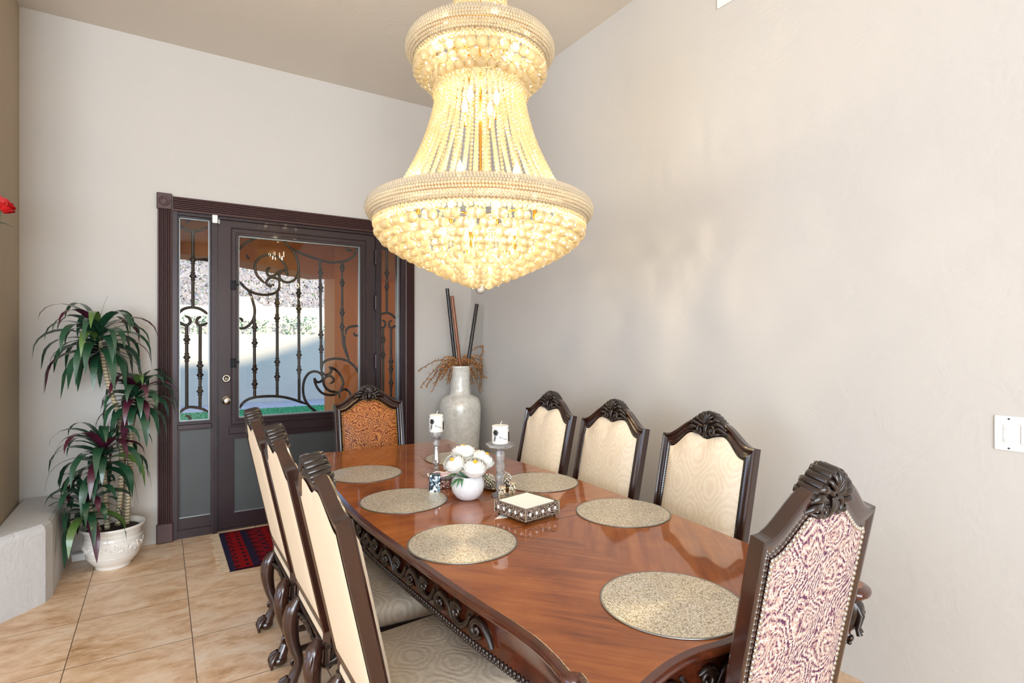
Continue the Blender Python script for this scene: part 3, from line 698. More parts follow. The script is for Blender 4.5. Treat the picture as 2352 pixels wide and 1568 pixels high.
# ------------------------------------------------------------------ dining chairs
SL = .216
def bmap(x, h, d=0):
    return (x, -.187-SL*(h-.586)+d*.977, h+d*.211)
def outer_pt(u, host):
    a = abs(u); return (.246*u, 1.018+.084*sstep((.93-a)/.66))
def inner_pt(u, host):
    a = abs(u)
    if host: return (.194*u, .962+.082*sstep((1.0-a)/.85))
    return (.197*u, .966+.078*sstep((.97-a)/.55)-.020*math.exp(-(u/.2)**2))
def outlines(host):
    O = []; I = []
    for k in range(17): h = lerp(.43, 1.018, k/16); O.append((-.246+.006*(1-k/16), h)); I.append((-.197, lerp(.478, .962 if host else .966, k/16)))
    for k in range(1, 48): u = -1+2*k/48; O.append(outer_pt(u, host)); I.append(inner_pt(u, host))
    for k in range(17): h = lerp(1.018, .43, k/16); O.append((.246-.006*(k/16), h)); I.append((.197, lerp(.962 if host else .966, .478, k/16)))
    for k in range(1, 16): u = 1-2*k/16; O.append((.24*u, .43)); I.append((.197*u, .478))
    return O, I
def chair_frame(host):
    O, I = outlines(host); mb = MB()
    prof = [(0, -.019), (0, .014), (.06, .019), (.18, .022), (.28, .018), (.36, .010), (.5, .008), (.64, .013), (.78, .015), (.9, .010), (1, .004), (1, -.012), (.88, -.016), (.62, -.016), (.45, -.019), (.22, -.022), (.08, -.022)]
    rows = [[bmap(lerp(a[0], b[0], u), lerp(a[1], b[1], u), d) for u, d in prof] for a, b in zip(O, I)]
    mb.grid(rows, True, True, smooth=False)
    for s in (-1, 1):   # stiles running down to the rear legs
        mb.tube([bmap(s*.222, .48, 0), bmap(s*.221, .42, 0), (s*.218, -.150, .36), (s*.214, -.155, .29)], [(.022, .020)]*4, 4, ref=(0, 1, 0), smooth=False)
    return mb
def fill_inner(host, d0, bulge, front=True, shrink=.985, ring=7):
    O, I = outlines(host); c = (0, .72); mb = MB(); rows = []
    for j in range(ring+1):
        s = shrink*(1-j/ring); k = 1-(s/shrink)**3
        rows.append([bmap(c[0]+(p[0]-c[0])*s, c[1]+(p[1]-c[1])*s, d0+(bulge*math.sqrt(max(0, k)) if j else 0)) for p in I])
    mb.grid(rows, closed_v=True, flip=front); return mb, I
def resample(pts, step, closed=True):
    P = [Vector(p) for p in pts]; 
    if closed: P = P+[P[0]]
    out = []; acc = 0; 
    for a, b in zip(P, P[1:]):
        L = (b-a).length
        while acc < L: out.append(a.lerp(b, acc/L)); acc += step
        acc -= L
    return out
def crest_mesh(both):
    """carved crest: ridges running through the rail in steps, with a small fan, scrolls and leaf sprigs on the face"""
    mb = MB()
    ridges = [(0, 1.130, .0155), (.022, 1.128, .0125), (.040, 1.119, .0115), (.056, 1.108, .0105), (.070, 1.098, .0095), (.083, 1.089, .0085)]
    for x, h, r in ridges:
        for s in ((1,) if x == 0 else (-1, 1)):
            mb.tube([bmap(s*x, h, d) for d in (-.026, -.022, .022, .028)], [r*.8, r, r, r*.75], 10)
    mb.tube([bmap(x, 1.095-abs(x)*.28, .0) for x in (-.10, -.05, 0, .05, .10)], [(.012, .021), (.022, .023), (.030, .024), (.022, .023), (.012, .021)], 10, ref=(0, 0, 1))
    for side in ((1, -1) if both else (1,)):
        D = .026 if side > 0 else -.025; P = lambda x, h, e=0: bmap(x*.78, h, D+side*e)
        for k in range(7):     # fan
            a = PI*(.14+.72*k/6); L = .050+.006*math.sin(PI*k/6)
            mb.tube([P(.010*math.cos(a), 1.082+.010*math.sin(a), .004), P(.7*L*math.cos(a), 1.080+.75*L*math.sin(a), .010), P(1.0*L*math.cos(a), 1.080+L*math.sin(a), .004), P(1.08*L*math.cos(a), 1.080+1.08*L*math.sin(a), -.006)], [.0035, .0066, .0068, .004], 7)
        for s in (-1, 1):
            sp = [P(s*x, h, -.004+.006*math.sin(PI*i/18)) for i, (x, h) in enumerate(spiral(.040, 1.056, .023, 1.35, 18, PI*.75, .005, -1))]
            mb.tube(sp, [lerp(.0075, .0042, i/18) for i in range(19)], 7); mb.ball(P(s*.040, 1.056, .0), .006, 7, 5)
            for (x0, h0, x1, h1, x2, h2, r) in ((.030, 1.092, .066, 1.106, .092, 1.094, .0085), (.040, 1.080, .084, 1.088, .120, 1.070, .0085), (.056, 1.066, .098, 1.068, .140, 1.050, .007), (.05, 1.046, .075, 1.046, .10, 1.052, .005)):
                q = spline([P(s*x0, h0, -.004), P(s*x1, h1, .003), P(s*x2, h2, -.014)], 6); n = len(q)
                mb.tube(q, [.002+r*math.sin(PI*min(1, .12+.9*i/(n-1)))**.8 for i in range(n)], 7)
        for x0, x1 in ((0, .001), (-.008, -.017), (.008, .017)):
            mb.tube(spline([P(x0, 1.082, .003), P(x0*.6, 1.060, .006), P(x0*1.2, 1.038, -.002), P(x1*1.3, 1.022, -.014)], 4), [.005, .0055, .006, .0062, .006, .006, .0055, .005, .0045, .004, .003, .002, .0015], 6)
    return mb
def leg_mesh(s, rear):
    mb = MB(); y0, f = ((-.182, -1) if rear else (.25, 1)); x = .180 if rear else .230
    P = [(x, y0+f*-.004, .384), (x+.008, y0+f*.012, .345), (x+.014, y0+f*.022, .28), (x+.006, y0+f*.012, .20), (x-.006, y0-f*.006, .135), (x-.002, y0, .095), (x+.004, y0+f*.014, .06), (x+.006, y0+f*.022, .035)]
    R = [.014, .032, .033, .025, .020, .021, .024, .026]
    q = spline([(s*a, b, c) for a, b, c in P], 4); rr = [R[min(7, int(k/4))]*(1-(k/4 % 1))+R[min(7, int(k/4)+1)]*(k/4 % 1) for k in range(len(q))]
    mb.tube(q, rr, 12)
    fx, fy = s*(x+.006), y0+f*.028
    mb.ball((fx, fy, .026), (.030, .034, .026), 12, 8)
    for k in (-1, 0, 1):     # claw toes
        ax = .020*k
        mb.tube([(fx+ax*.6, fy+f*.006, .062), (fx+ax*1.15, fy+f*.028, .046), (fx+ax*1.3, fy+f*.038, .024), (fx+ax*1.25, fy+f*.036, .004)], [.010, .011, .010, .006], 7)
    sp = [(s*(x-.002)+s*.021, y0+f*.004+a, .118+b) for a, b in spiral(0, 0, .020, 1.4, 16, 0, .004, f)]   # ankle scroll
    mb.tube(sp, [.007]*10+[.006]*7, 6)
    for k in (-1, 0, 1):     # acanthus leaf lying on the knee
        mb.tube(spline([(s*(x+.010+.012*k), y0+f*(.016-.004*abs(k)), .372), (s*(x+.016+.018*k), y0+f*(.041-.010*abs(k)), .325), (s*(x+.015+.014*k), y0+f*(.044-.010*abs(k)), .275), (s*(x+.010+.004*k), y0+f*.028, .215)], 4), [.004, .006, .008, .009, .010, .010, .010, .009, .008, .007, .005, .003, .002], 7)
    if rear:                 # volute bracket on the outer face
        sp = [(s*(x+.030), y0+.065+a, .335+b) for a, b in spiral(0, 0, .048, 1.75, 30, PI*.5, .006, 1)]
        mb.tube(sp, [lerp(.013, .006, k/30) for k in range(31)], 7)
    return mb
def make_chair(host=False):
    root = thing('host_chair' if host else 'dining_chair', 'x', 'chair')
    chair_frame(host).build('back_frame', MAT['dark_wood'], root)
    ff = MAT['rust_paisley'] if host else MAT['cream_damask']
    mb, I = fill_inner(host, .004 if host else .014, .024 if host else .046); mb.build('back_cushion', ff, root)
    mb, I = fill_inner(host, -.0195 if not host else -.0175, -.006, False, 1.05 if not host else 1.045); mb.build('rear_panel', MAT['plum_paisley'] if host else MAT['cream_weave'], root)
    crest_mesh(host).build('crest_carving', MAT['carved'], root)
    if host:
        for nm, d, m in (('front_nailheads', .010, 'nail_gold'), ('rear_nailheads', -.020, 'nail_silver')):
            mb = MB()
            f_ = (.965, .972) if d > 0 else (1.03, 1.03)
            for p in resample([(x*f_[0], .72+(h-.72)*f_[1]) for x, h in I], .0135):
                mb.ball(bmap(p.x, p.y, d), (.0062, .0045, .0062), 7, 5)
            mb.build(nm, MAT[m], root)
    else:
        mb = MB(); mb.tube([bmap(x*.97, .72+(h-.72)*.976, .012) for x, h in I], .0045, 6, closed=True); mb.build('welt', MAT['cream_damask'], root)
        mb = MB()
        for p in resample([(x*1.022, .72+(h-.72)*1.018) for x, h in I], .0105): mb.ball(bmap(p.x, p.y, .010), (.0046, .0046, .0046), 6, 4)
        mb.build('bead_molding', MAT['carved'], root)
    # seat: trapezoid cushion
    mb = MB(); prof = [(0.0, .385), (-.012, .40), (-.016, .425), (-.012, .448), (0, .462), (.03, .472), (.09, .479), (.16, .482)]
    def trap(g, z):
        pts = []; cs = [(-.215, -.155), (.215, -.155), (.250, .282), (-.250, .282)]; r = .045; n = 6
        for i in range(4):
            a, b, c = Vector(cs[i-1]), Vector(cs[i]), Vector(cs[(i+1) % 4]); e1 = (a-b).normalized(); e2 = (c-b).normalized()
            for k in range(n+1):
                t = k/n; p = (b+e1*r)*(1-t)**2+b*2*t*(1-t)+(b+e2*r)*t*t; pts.append(p)
            for k in range(1, 6): pts.append((b+e2*r).lerp(c-e2*r, k/6))
        cc = Vector((0, .065)); return [tuple(cc+(p-cc)*(1-g/.22))+(z,) for p in pts]
    rows = [trap(g, z) for g, z in prof]; mb.grid(rows, closed_v=True, flip=True); mb.add(rows[-1], [list(range(len(rows[-1])))], True)
    mb.build('seat', MAT['seat_damask'], root)
    # lower back pad seen under the rear rail of the back
    mb = MB(); rows = []
    for k in range(9):
        a = PI*k/8; rows.append([(x, -.150-.020*math.sin(a), .352+.040*(1-math.cos(a))/2*1.9) for x in (-.205, -.19, 0, .19, .205)])
    mb.grid(rows); mb.build('rear_pad', MAT['cream_weave'], root)
    # carved seat rail
    mb = MB(); cs = [(-.228, -.168), (.228, -.168), (.258, .292), (-.258, .292)]
    for i in range(4):
        a, b = Vector(cs[i]), Vector(cs[(i+1) % 4]); n = Vector((b-a).normalized().yx); n = Vector((n.x, -n.y))
        rows = []
        for k in range(25):
            t = k/24; p = a.lerp(b, t); dip = .030*math.sin(PI*t)**2+.012*math.exp(-((t-.5)/.12)**2)*-1
            zb = .300+dip
            rows.append([(p.x, p.y, .385), (p.x+n.x*.008, p.y+n.y*.008, .378), (p.x+n.x*.008, p.y+n.y*.008, .366), (p.x+n.x*.002, p.y+n.y*.002, .360), (p.x+n.x*.004, p.y+n.y*.004, zb+.012), (p.x+n.x*.009, p.y+n.y*.009, zb+.004), (p.x+n.x*.002, p.y+n.y*.002, zb-.003), (p.x-n.x*.02, p.y-n.y*.02, zb), (p.x-n.x*.02, p.y-n.y*.02, .385)])
        mb.grid(rows, closed_v=True, smooth=False, flip=True)
        for k in range(9):
            t = .1+.8*k/8; p = a.lerp(b, t); d = (b-a).normalized(); s = 1 if t < .5 else -1
            z = .325+.028*math.sin(PI*t)**2
            mb.tube([(p.x+n.x*.006-d.x*.03*s, p.y+n.y*.006-d.y*.03*s, z-.012), (p.x+n.x*.012, p.y+n.y*.012, z+.004), (p.x+n.x*.008+d.x*.028*s, p.y+n.y*.008+d.y*.028*s, z+.010)], [.004, .011, .003], 6)
    mb.build('seat_rail', MAT['carved'], root)
    for s in (-1, 1):
        leg_mesh(s, True).build('leg', MAT['dark_wood'], root)
        leg_mesh(s, False).build('leg', MAT['dark_wood'], root)
    for nm, pts in (('side', [[(s*.214, -.165, .155), (s*.222, .04, .158), (s*.240, .245, .155)] for s in (-1, 1)]), ('cross', [[(-.222, .04, .158), (0, .04, .158), (.222, .04, .158)]])):
        for p in pts:
            mb = MB(); q = spline(p, 6); mb.tube(q, [(.012+.006*math.sin(PI*k/(len(q)-1))) for k in range(len(q))], 8); mb.build('stretcher', MAT['dark_wood'], root)
    return root
TC = (1.228, 2.19)
ch = make_chair(False)
GR = 'cream damask dining chairs around the table'
ch.location = (.66, 1.612, 0); ch.rotation_euler = (0, 0, -PI/2); ch['group'] = GR
ch['label'] = 'cream upholstered chair on the door side, nearest the camera, back turned'
for x, y, rz, lab in ((.66, 2.245, -PI/2, 'middle of the three cream chairs with their plain backs turned'),
                      (.66, 2.845, -PI/2, 'cream chair with its back turned, standing nearest the red rug'),
                      (1.782, 1.612, PI/2, 'cream damask chair facing us by the bare wall, next to the plum chair'),
                      (1.782, 2.222, PI/2, 'middle of the three cream damask chairs along the bare wall'),
                      (1.782, 2.800, PI/2, 'cream damask chair by the bare wall, closest to the white floor vase')):
    dup(ch, (x, y, 0), rz, lab)
hc = make_chair(True)
GH = 'carved host chairs at the table ends'
hc.location = (1.24, 3.615, 0); hc.rotation_euler = (0, 0, PI-.06)
hc['label'] = 'rust paisley carved chair at the far table end before the door'; hc['group'] = GH
h2 = dup(hc, (1.284, .951, 0), .0, 'large carved chair at the near table end with plum paisley back and silver nails')
h2.scale = (.95, .9, 1.03)

# ------------------------------------------------------------------ dining table
tb = thing('dining_table', 'long mahogany dining table with serpentine edge and carved apron', 'table', (TC[0], TC[1], 0))
QP = [(.0, 1.376), (.07, 1.374), (.131, 1.370), (.19, 1.361), (.237, 1.359), (.292, 1.363), (.344, 1.373), (.386, 1.384), (.412, 1.392), (.424, 1.394), (.430, 1.404), (.445, 1.411),
      (.470, 1.408), (.492, 1.397), (.505, 1.378), (.508, 1.352), (.502, 1.322), (.492, 1.298), (.490, 1.288), (.503, 1.278), (.506, 1.266),
      (.502, 1.240), (.495, 1.20), (.490, 1.123), (.495, 1.03), (.508, .926), (.524, .75), (.541, .455), (.556, .20), (.562, .0)]
quarter = resample([(p.x, p.y) for p in spline([(x, y, 0) for x, y in QP], 8)], .008, False)
quarter = [(p.x, p.y) for p in quarter]
if quarter[-1][1] > .003: quarter.append((.562, 0.0))
outl = quarter+[(x, -y) for x, y in quarter[::-1][1:]]+[(-x, -y) for x, y in quarter[1:]]+[(-x, y) for x, y in quarter[::-1][1:-1]]
NO = len(outl)
SGN = 1 if sum(outl[i][0]*outl[(i+1) % NO][1]-outl[(i+1) % NO][0]*outl[i][1] for i in range(NO)) > 0 else -1
def toff(d):
    out = []
    for i in range(NO):
        a, b = Vector(outl[(i-1) % NO]), Vector(outl[(i+1) % NO]); e = (b-a).normalized(); n = Vector((e.y, -e.x))*SGN
        out.append((outl[i][0]-n.x*d, outl[i][1]-n.y*d))
    for _ in range(2 if d > .02 else 0):      # relax the inner offsets where they crowd in the notches
        out = [((out[i-1][0]+2*out[i][0]+out[(i+1) % NO][0])/4, (out[i-1][1]+2*out[i][1]+out[(i+1) % NO][1])/4) for i in range(NO)]
    return out
mb = MB(); base = toff(.012); mb.add([(x, y, .76) for x, y in base], [list(range(NO))[::-1]], False)
# polygon orientation: make sure the top faces up
if mb.f:
    f = mb.f[0]; P = mb.v; A = sum(P[f[i]][0]*P[f[(i+1) % NO]][1]-P[f[(i+1) % NO]][0]*P[f[i]][1] for i in range(NO))
    if A < 0: mb.f[0] = f[::-1]
mb.build('tabletop', MAT['table'], tb)
mb = MB(); rows = [[(x, y, z) for x, y in toff(d)] for d, z in ((.012, .76), (.010, .7595), (.007, .7575), (.001, .756), (-.006, .751), (-.009, .744), (-.007, .737), (.0, .733), (.004, .732), (.005, .728), (.014, .722), (.022, .718), (.026, .710), (.05, .708))]
mb.grid(rows, closed_v=True, flip=False); mb.build('edge_molding', MAT['table_edge'], tb)
mb = MB(); rows = [[(x, y, z) for x, y in toff(d)] for d, z in ((.05, .71), (.040, .70), (.046, .69), (.050, .66), (.050, .615), (.044, .608), (.044, .596), (.052, .590), (.07, .590), (.075, .70))]
mb.grid(rows, closed_v=True); mb.build('apron', MAT['table_edge'], tb)
mb = MB()
for p in resample([(x, y, .602) for x, y in toff(.042)], .017): mb.ball(tuple(p), (.0075, .0075, .0085), 6, 4)
for p in resample([(x, y, .588) for x, y in toff(.046)], .013): mb.ball(tuple(p), (.006, .006, .007), 5, 4)
mb.build('gadroon_trim', MAT['carved'], tb)
def vine(mb, P, Nn, length, s0, flipz=1):
    """running scroll along +t; P(t)->(x,y), normal Nn(t)"""
    step = .105; n = int(length/step)
    for k in range(n):
        t0 = s0+k*step; sg = 1 if k % 2 == 0 else -1
        pts = []
        for q, (a, b) in enumerate([(-.055, -.026), (-.03, .008), (0, .024), (.03, .016), (.042, -.006), (.026, -.020), (.010, -.008), (.016, .004)]):
            x, y = P(t0+a); nx, ny = Nn(t0+a); pts.append((x+nx*.010, y+ny*.010, .652+sg*b))
        pts = spline(pts, 3); mb.tube(pts, [.004+.0062*math.sin(PI*min(1, (i+3)/(len(pts)))) for i in range(len(pts))], 6)
        pts = []
        for a, b in [(.0, .022), (.028, .034), (.05, .018), (.06, .006)]:
            x, y = P(t0+a); nx, ny = Nn(t0+a); pts.append((x+nx*.008, y+ny*.008, .652-sg*b*.8))
        pts = spline(pts, 3); mb.tube(pts, [.003+.008*math.sin(PI*i/(len(pts)-1)) for i in range(len(pts))], 6)
        x, y = P(t0+.018); nx, ny = Nn(t0); mb.ball((x+nx*.012, y+ny*.012, .652), .0075, 6, 5)
off = toff(.048)
def side_fn(sg):
    pts = sorted([(y, x) for x, y in off if x*sg > .3 and abs(y) < 1.2]); ys = [p[0] for p in pts]
    def P(t):
        t = max(ys[0], min(ys[-1], t))
        for (y0, x0), (y1, x1) in zip(pts, pts[1:]):
            if y0 <= t <= y1 and y1 > y0: return (lerp(x0, x1, (t-y0)/(y1-y0)), t)
        return (pts[0][1], t)
    return P, lambda t: (sg, 0)
def end_fn(sg):
    def P(t):
        best = min((abs(x-t), y) for x, y in off if y*sg > 1.25); return (t, best[1])
    return P, lambda t: (0, sg)
for sg in (-1, 1):
    mb = MB(); P, N_ = side_fn(sg); vine(mb, P, N_, 1.80, -.845); mb.build('apron_carving', MAT['carved'], tb)
    mb = MB(); P, N_ = end_fn(sg); vine(mb, P, N_, .62, -.26); mb.build('apron_carving', MAT['carved'], tb)
for sx in (-1, 1):
    for sy in (-1, 1):
        mb = MB(); bx, by = sx*.40, sy*1.26
        q = spline([(bx, by, .72), (bx+sx*.012, by+sy*.012, .62), (bx+sx*.006, by+sy*.006, .5), (bx-sx*.02, by-sy*.02, .3), (bx-sx*.022, by-sy*.022, .14), (bx, by, .06), (bx+sx*.01, by+sy*.01, .03)], 4)
        R = [.036, .048, .046, .036, .030, .036, .040]; mb.tube(q, [R[min(6, int(k/4))]*(1-(k/4 % 1))+R[min(6, int(k/4)+1)]*(k/4 % 1) for k in range(len(q))], 12)
        mb.ball((bx+sx*.014, by+sy*.014, .035), (.05, .05, .035), 12, 8)
        for k in range(5):
            a = math.atan2(sy, sx)+(k-2)*.45; c, s = math.cos(a), math.sin(a)
            mb.tube([(bx+c*.045, by+s*.045, .70), (bx+c*.068, by+s*.068, .64), (bx+c*.060, by+s*.060, .56), (bx+c*.045, by+s*.045, .50)], [.008, .014, .012, .004], 7)
        mb.build('leg', MAT['carved'], tb)
        mb = MB(); kx, ky = sx*.470, sy*1.352; a = math.atan2(sy, sx); c, s = math.cos(a), math.sin(a)
        mb.tube(spline([(kx+c*.004, ky+s*.004, .712), (kx+c*.016, ky+s*.016, .682), (kx+c*.010, ky+s*.010, .645), (kx-c*.012, ky-s*.012, .60)], 4), [.024, .025, .026, .028, .028, .027, .025, .022, .020, .017, .014, .010, .006], 10)
        for k in (-1, 0, 1):
            b = a+k*.8; mb.tube([(kx+.020*math.cos(b), ky+.020*math.sin(b), .705), (kx+.038*math.cos(b), ky+.038*math.sin(b), .672), (kx+.028*math.cos(b), ky+.028*math.sin(b), .628), (kx+.034*math.cos(b), ky+.034*math.sin(b), .612)], [.006, .010, .007, .009], 7)
        mb.build('corner_carving', MAT['carved'], tb)

# placemats
pm = thing('placemat', 'x', 'placemat', (.884, 1.71, .7602), 0, 'round glitter placemats on the table')
mb = MB(); n = 72
rows = [[(r*math.cos(2*PI*i/n), r*math.sin(2*PI*i/n), z) for i in range(n)] for r, z in ((.0, .0036), (.06, .0036), (.12, .0036), (.186, .0036))]
mb.grid(rows, closed_v=True, flip=True); mb.build('woven_disc', MAT['placemat'], pm)
mb = MB(); rows = [[(r*math.cos(2*PI*i/n), r*math.sin(2*PI*i/n), z) for i in range(n)] for r, z in ((.184, .0034), (.187, .0042), (.190, .0034), (.190, .0004), (.187, 0), (0, 0))]
mb.grid(rows, closed_v=True, flip=True); mb.build('rim', MAT['mat_rim'], pm)
pm['label'] = 'round gold placemat before the nearest turned-back chair'
for x, y, rz, lab in ((.901, 2.300, .4, 'round gold placemat before the middle turned-back chair'), (.908, 2.872, 1.3, 'round gold placemat by the door side, closest to the rust paisley chair'),
                      (1.585, 2.236, 2, 'round gold placemat behind the napkin tray, before the middle wall chair'), (1.592, 1.662, 2.7, 'round gold placemat before the wall chair next to the plum chair'),
                      (1.155, 1.020, .9, 'round gold placemat at the near table end by the plum chair'), (1.49, 2.955, 1.8, 'round gold placemat half hidden behind the white flowers')):
    dup(pm, (x, y, .7602), rz, lab)
# ------------------------------------------------------------------ chandelier
chd = thing('chandelier', 'tall two-tier crystal chandelier lit warm over the table', 'chandelier', (1.222, 2.19, 0))
def bead_torus(R, r, z, nb, m, br, rz):
    mb = MB()
    for j in range(m):
        a = 2*PI*j/m; RR = R+r*math.cos(a); n = int(nb*RR/(R+r))
        for i in range(n):
            t = 2*PI*(i+.5*(j % 2))/n; mb.ball((RR*math.cos(t), RR*math.sin(t), z+rz*math.sin(a)), br, 5, 4)
    return mb
def strand(path, br, n):
    """one string of beads"""
    mb = MB(); P = spline(path, 16); L = [0]
    for a, b in zip(P, P[1:]): L.append(L[-1]+(b-a).length)
    for k in range(n):
        s = L[-1]*(k+.5)/n; i = max(j for j in range(len(L)-1) if L[j] <= s); t = (s-L[i])/(L[i+1]-L[i]); p = P[i].lerp(P[i+1], t)
        mb.ball(tuple(p), br, 7, 5, smooth=False)
    return mb
def ring_strands(path, br, n, count, name, phase=0):
    o = strand(path, br, n).build(name, MAT['crystal'], chd); o.rotation_euler = (0, 0, phase)
    for k in range(1, count):
        c = o.copy(); COL.objects.link(c); c.parent = chd; c.rotation_euler = (0, 0, phase+2*PI*k/count)
# metal skeleton
mb = MB()
for R, z, r in ((.455, 2.040, .012), (.455, 1.995, .007), (.285, 2.770, .010), (.285, 2.722, .006), (.185, 2.62, .006), (.14, 2.82, .006)): mb.torus(R, r, z, 64, 8)
mb.tube([(0, 0, 1.76), (0, 0, 3.50)], .006, 10)
for k in range(6):
    a = PI*k/3; c, s = math.cos(a), math.sin(a)
    mb.tube([(0, 0, 2.03), (.455*c, .455*s, 2.04)], .005, 6); mb.tube([(0, 0, 2.77), (.285*c, .285*s, 2.77)], .005, 6)
mb.build('frame', MAT['gold'], chd)
mb = MB(); mb.lathe([(0, 3.50), (.05, 3.51), (.09, 3.56), (.11, 3.60), (.115, 3.63)], 40); mb.build('ceiling_canopy', MAT['gold'], chd)
bead_torus(.455, .048, 2.038, 250, 22, .0072, .046).build('lower_rim', MAT['crystal_rim'], chd)
bead_torus(.285, .046, 2.765, 170, 22, .0070, .046).build('upper_rim', MAT['crystal_rim'], chd)
# strings of beads
ring_strands([(.185, 0, 2.66), (.192, 0, 2.58), (.215, 0, 2.46), (.262, 0, 2.32), (.335, 0, 2.17), (.405, 0, 2.05)], .0098, 35, 50, 'bead_strand')
ring_strands([(.06, 0, 3.42), (.085, 0, 3.2), (.115, 0, 2.98), (.15, 0, 2.80)], .0095, 34, 40, 'neck_strand', .05)
mb = MB()
for z in (2.635, 2.612, 2.589, 2.566):
    R = .192+.006*(2.635-z)/.02; n = int(2*PI*R/.0195)
    for i in range(n): mb.ball((R*math.cos(2*PI*i/n), R*math.sin(2*PI*i/n), z), .0095, 6, 5)
mb.build('collar_beads', MAT['crystal'], chd)
for nm, R, zs in (('lower_bead_band', .468, (1.986, 1.967)), ('upper_bead_band', .292, (2.715, 2.696))):
    mb = MB(); n = int(2*PI*R/.0205)
    for z in zs:
        for i in range(n): mb.ball((R*math.cos(2*PI*i/n), R*math.sin(2*PI*i/n), z), .0095, 6, 5)
    mb.torus(R-.002, .0025, zs[0]-.0095, 80, 5); mb.build(nm, MAT['crystal'], chd)
# hanging crystal balls
balls = []
for R, z in ((.452, 1.938), (.428, 1.908), (.394, 1.880), (.356, 1.857), (.317, 1.837), (.277, 1.817), (.237, 1.799), (.197, 1.781), (.157, 1.763), (.117, 1.746), (.077, 1.729), (.038, 1.715)):
    n = max(5, int(2*PI*R/.0445))
    for i in range(n): a = 2*PI*(i+.5*(len(balls) % 2))/n; balls.append((R*math.cos(a), R*math.sin(a), z, .0215))
for R, z in ((.282, 2.668), (.250, 2.640), (.215, 2.617)):
    n = int(2*PI*R/.0465)
    for i in range(n): a = 2*PI*i/n+.1; balls.append((R*math.cos(a), R*math.sin(a), z, .0225))
cam_l = Vector((-1.222, -2.19, 1.46))
balls.sort(key=lambda b: (Vector(b[:3])-cam_l).length)
tmpl = None
for b in balls[:100]:
    if tmpl is None:
        mb = MB(); mb.ball((0, 0, 0), .0225, 10, 8, smooth=False); tmpl = mb.build('crystal_ball', MAT['crystal_ball'], chd); o = tmpl
    else: o = tmpl.copy(); COL.objects.link(o); o.parent = chd
    o.location = b[:3]; o.scale = (b[3]/.0225,)*3
mb = MB()
for b in balls[100:]: mb.ball(b[:3], b[3], 10, 8, smooth=False)
o = mb.build('crystal_balls', MAT['crystal_ball'], chd); o['kind'] = 'stuff'
mb = MB(); mb.ball((0, 0, 1.694), .022, 14, 10); mb.tube([(0, 0, 1.70), (0, 0, 1.74)], .004, 6); mb.build('finial', MAT['clear_crystal'], chd)
# candle bulbs
LT = []
def lamp_pt(x, y, z, w):
    l = bpy.data.lights.new('bulb_light', 'POINT'); l.energy = w; l.color = (1, .84, .57); l.shadow_soft_size = .02
    o = bpy.data.objects.new('bulb_light', l); COL.objects.link(o); o.location = (1.222+x, 2.19+y, z)
spec = [(.30, 2.05, 8, 0), (.215, 2.74, 6, .3), (.085, 2.45, 4, .5), (.17, 1.86, 5, .2)]
first = None
for R, z, n, ph in spec:
    for k in range(n):
        a = 2*PI*k/n+ph
        if first is None:
            mb = MB(); mb.lathe([(.011, 0), (.011, .06), (.009, .062)], 10, cap0=True); first = mb.build('candle_sleeve', MAT['gold'], chd)
            mb = MB(); mb.lathe([(.005, .062), (.010, .072), (.0145, .088), (.0125, .105), (.006, .124), (.001, .134)], 10); fb = mb.build('bulb', MAT['bulb'], first); o = first
        else:
            o = first.copy(); COL.objects.link(o); o.parent = chd; q = fb.copy(); COL.objects.link(q); q.parent = o
        o.location = (R*math.cos(a), R*math.sin(a), z)
for k in range(8): a = 2*PI*(k+.5)/8; lamp_pt(.335*math.cos(a), .335*math.sin(a), 1.995, CH_W*1.05)
for k in range(3): a = 2*PI*k/3+.2; lamp_pt(.06*math.cos(a), .06*math.sin(a), 2.50, CH_W*.5)
for k in range(4): a = 2*PI*k/4+.3; lamp_pt(.20*math.cos(a), .20*math.sin(a), 2.72, CH_W*1.0)
for k in range(5): a = 2*PI*(k+.5)/5+.2; lamp_pt(.18*math.cos(a), .18*math.sin(a), 1.905, CH_W*1.3)
lamp_pt(.02, 0, 3.05, CH_W)

# ------------------------------------------------------------------ table centre
TZ = .76
t = NT('white_ceramic_hammered'); v = t.mapping()
t.bsdf(srgb(240, 240, 240), .28, 0, t.bump(t.vor(t.mapping((1, 1, 1)), 75, 'SMOOTH_F1'), .45, .003), coat=.3); MAT['ceramic'] = t.m
mb = MB(); mb.lathe([(.0, 0), (.036, 0), (.052, .010), (.068, .034), (.0745, .060), (.071, .084), (.062, .104), (.0595, .106), (.057, .104), (.064, .086), (.067, .06), (.055, .02), (0, .012)], 40)
mb.lathe([(.063, .088), (0, .088)], 24)
bowl = MB(); o = mb.build('flower_bowl', MAT['ceramic'], None, (1.150, 2.175, TZ)); tag(o, 'round white hammered ceramic bowl holding the white flowers', 'bowl')
mb = MB(); mb.lathe([(.0615, .086), (.0, .089)], 24); mb.build('moss', plain('moss', srgb(30, 44, 26), .9, 0, 60, .4), o)
t = NT('petal_white'); v = t.mapping()
b = t.bsdf(srgb(250, 247, 240), .6, 0, t.bump(t.noise(v, 120, 3), .2, .002)); b.inputs['Subsurface Weight'].default_value = .15; b.inputs['Subsurface Radius'].default_value = (.02, .015, .01)
MAT['petal'] = t.m; MAT['yolk'] = plain('flower_center', srgb(232, 186, 70), .7, 0, 90, .3); MAT['stem_green'] = plain('stem_green', srgb(74, 128, 80), .5, 0, 40, .25)
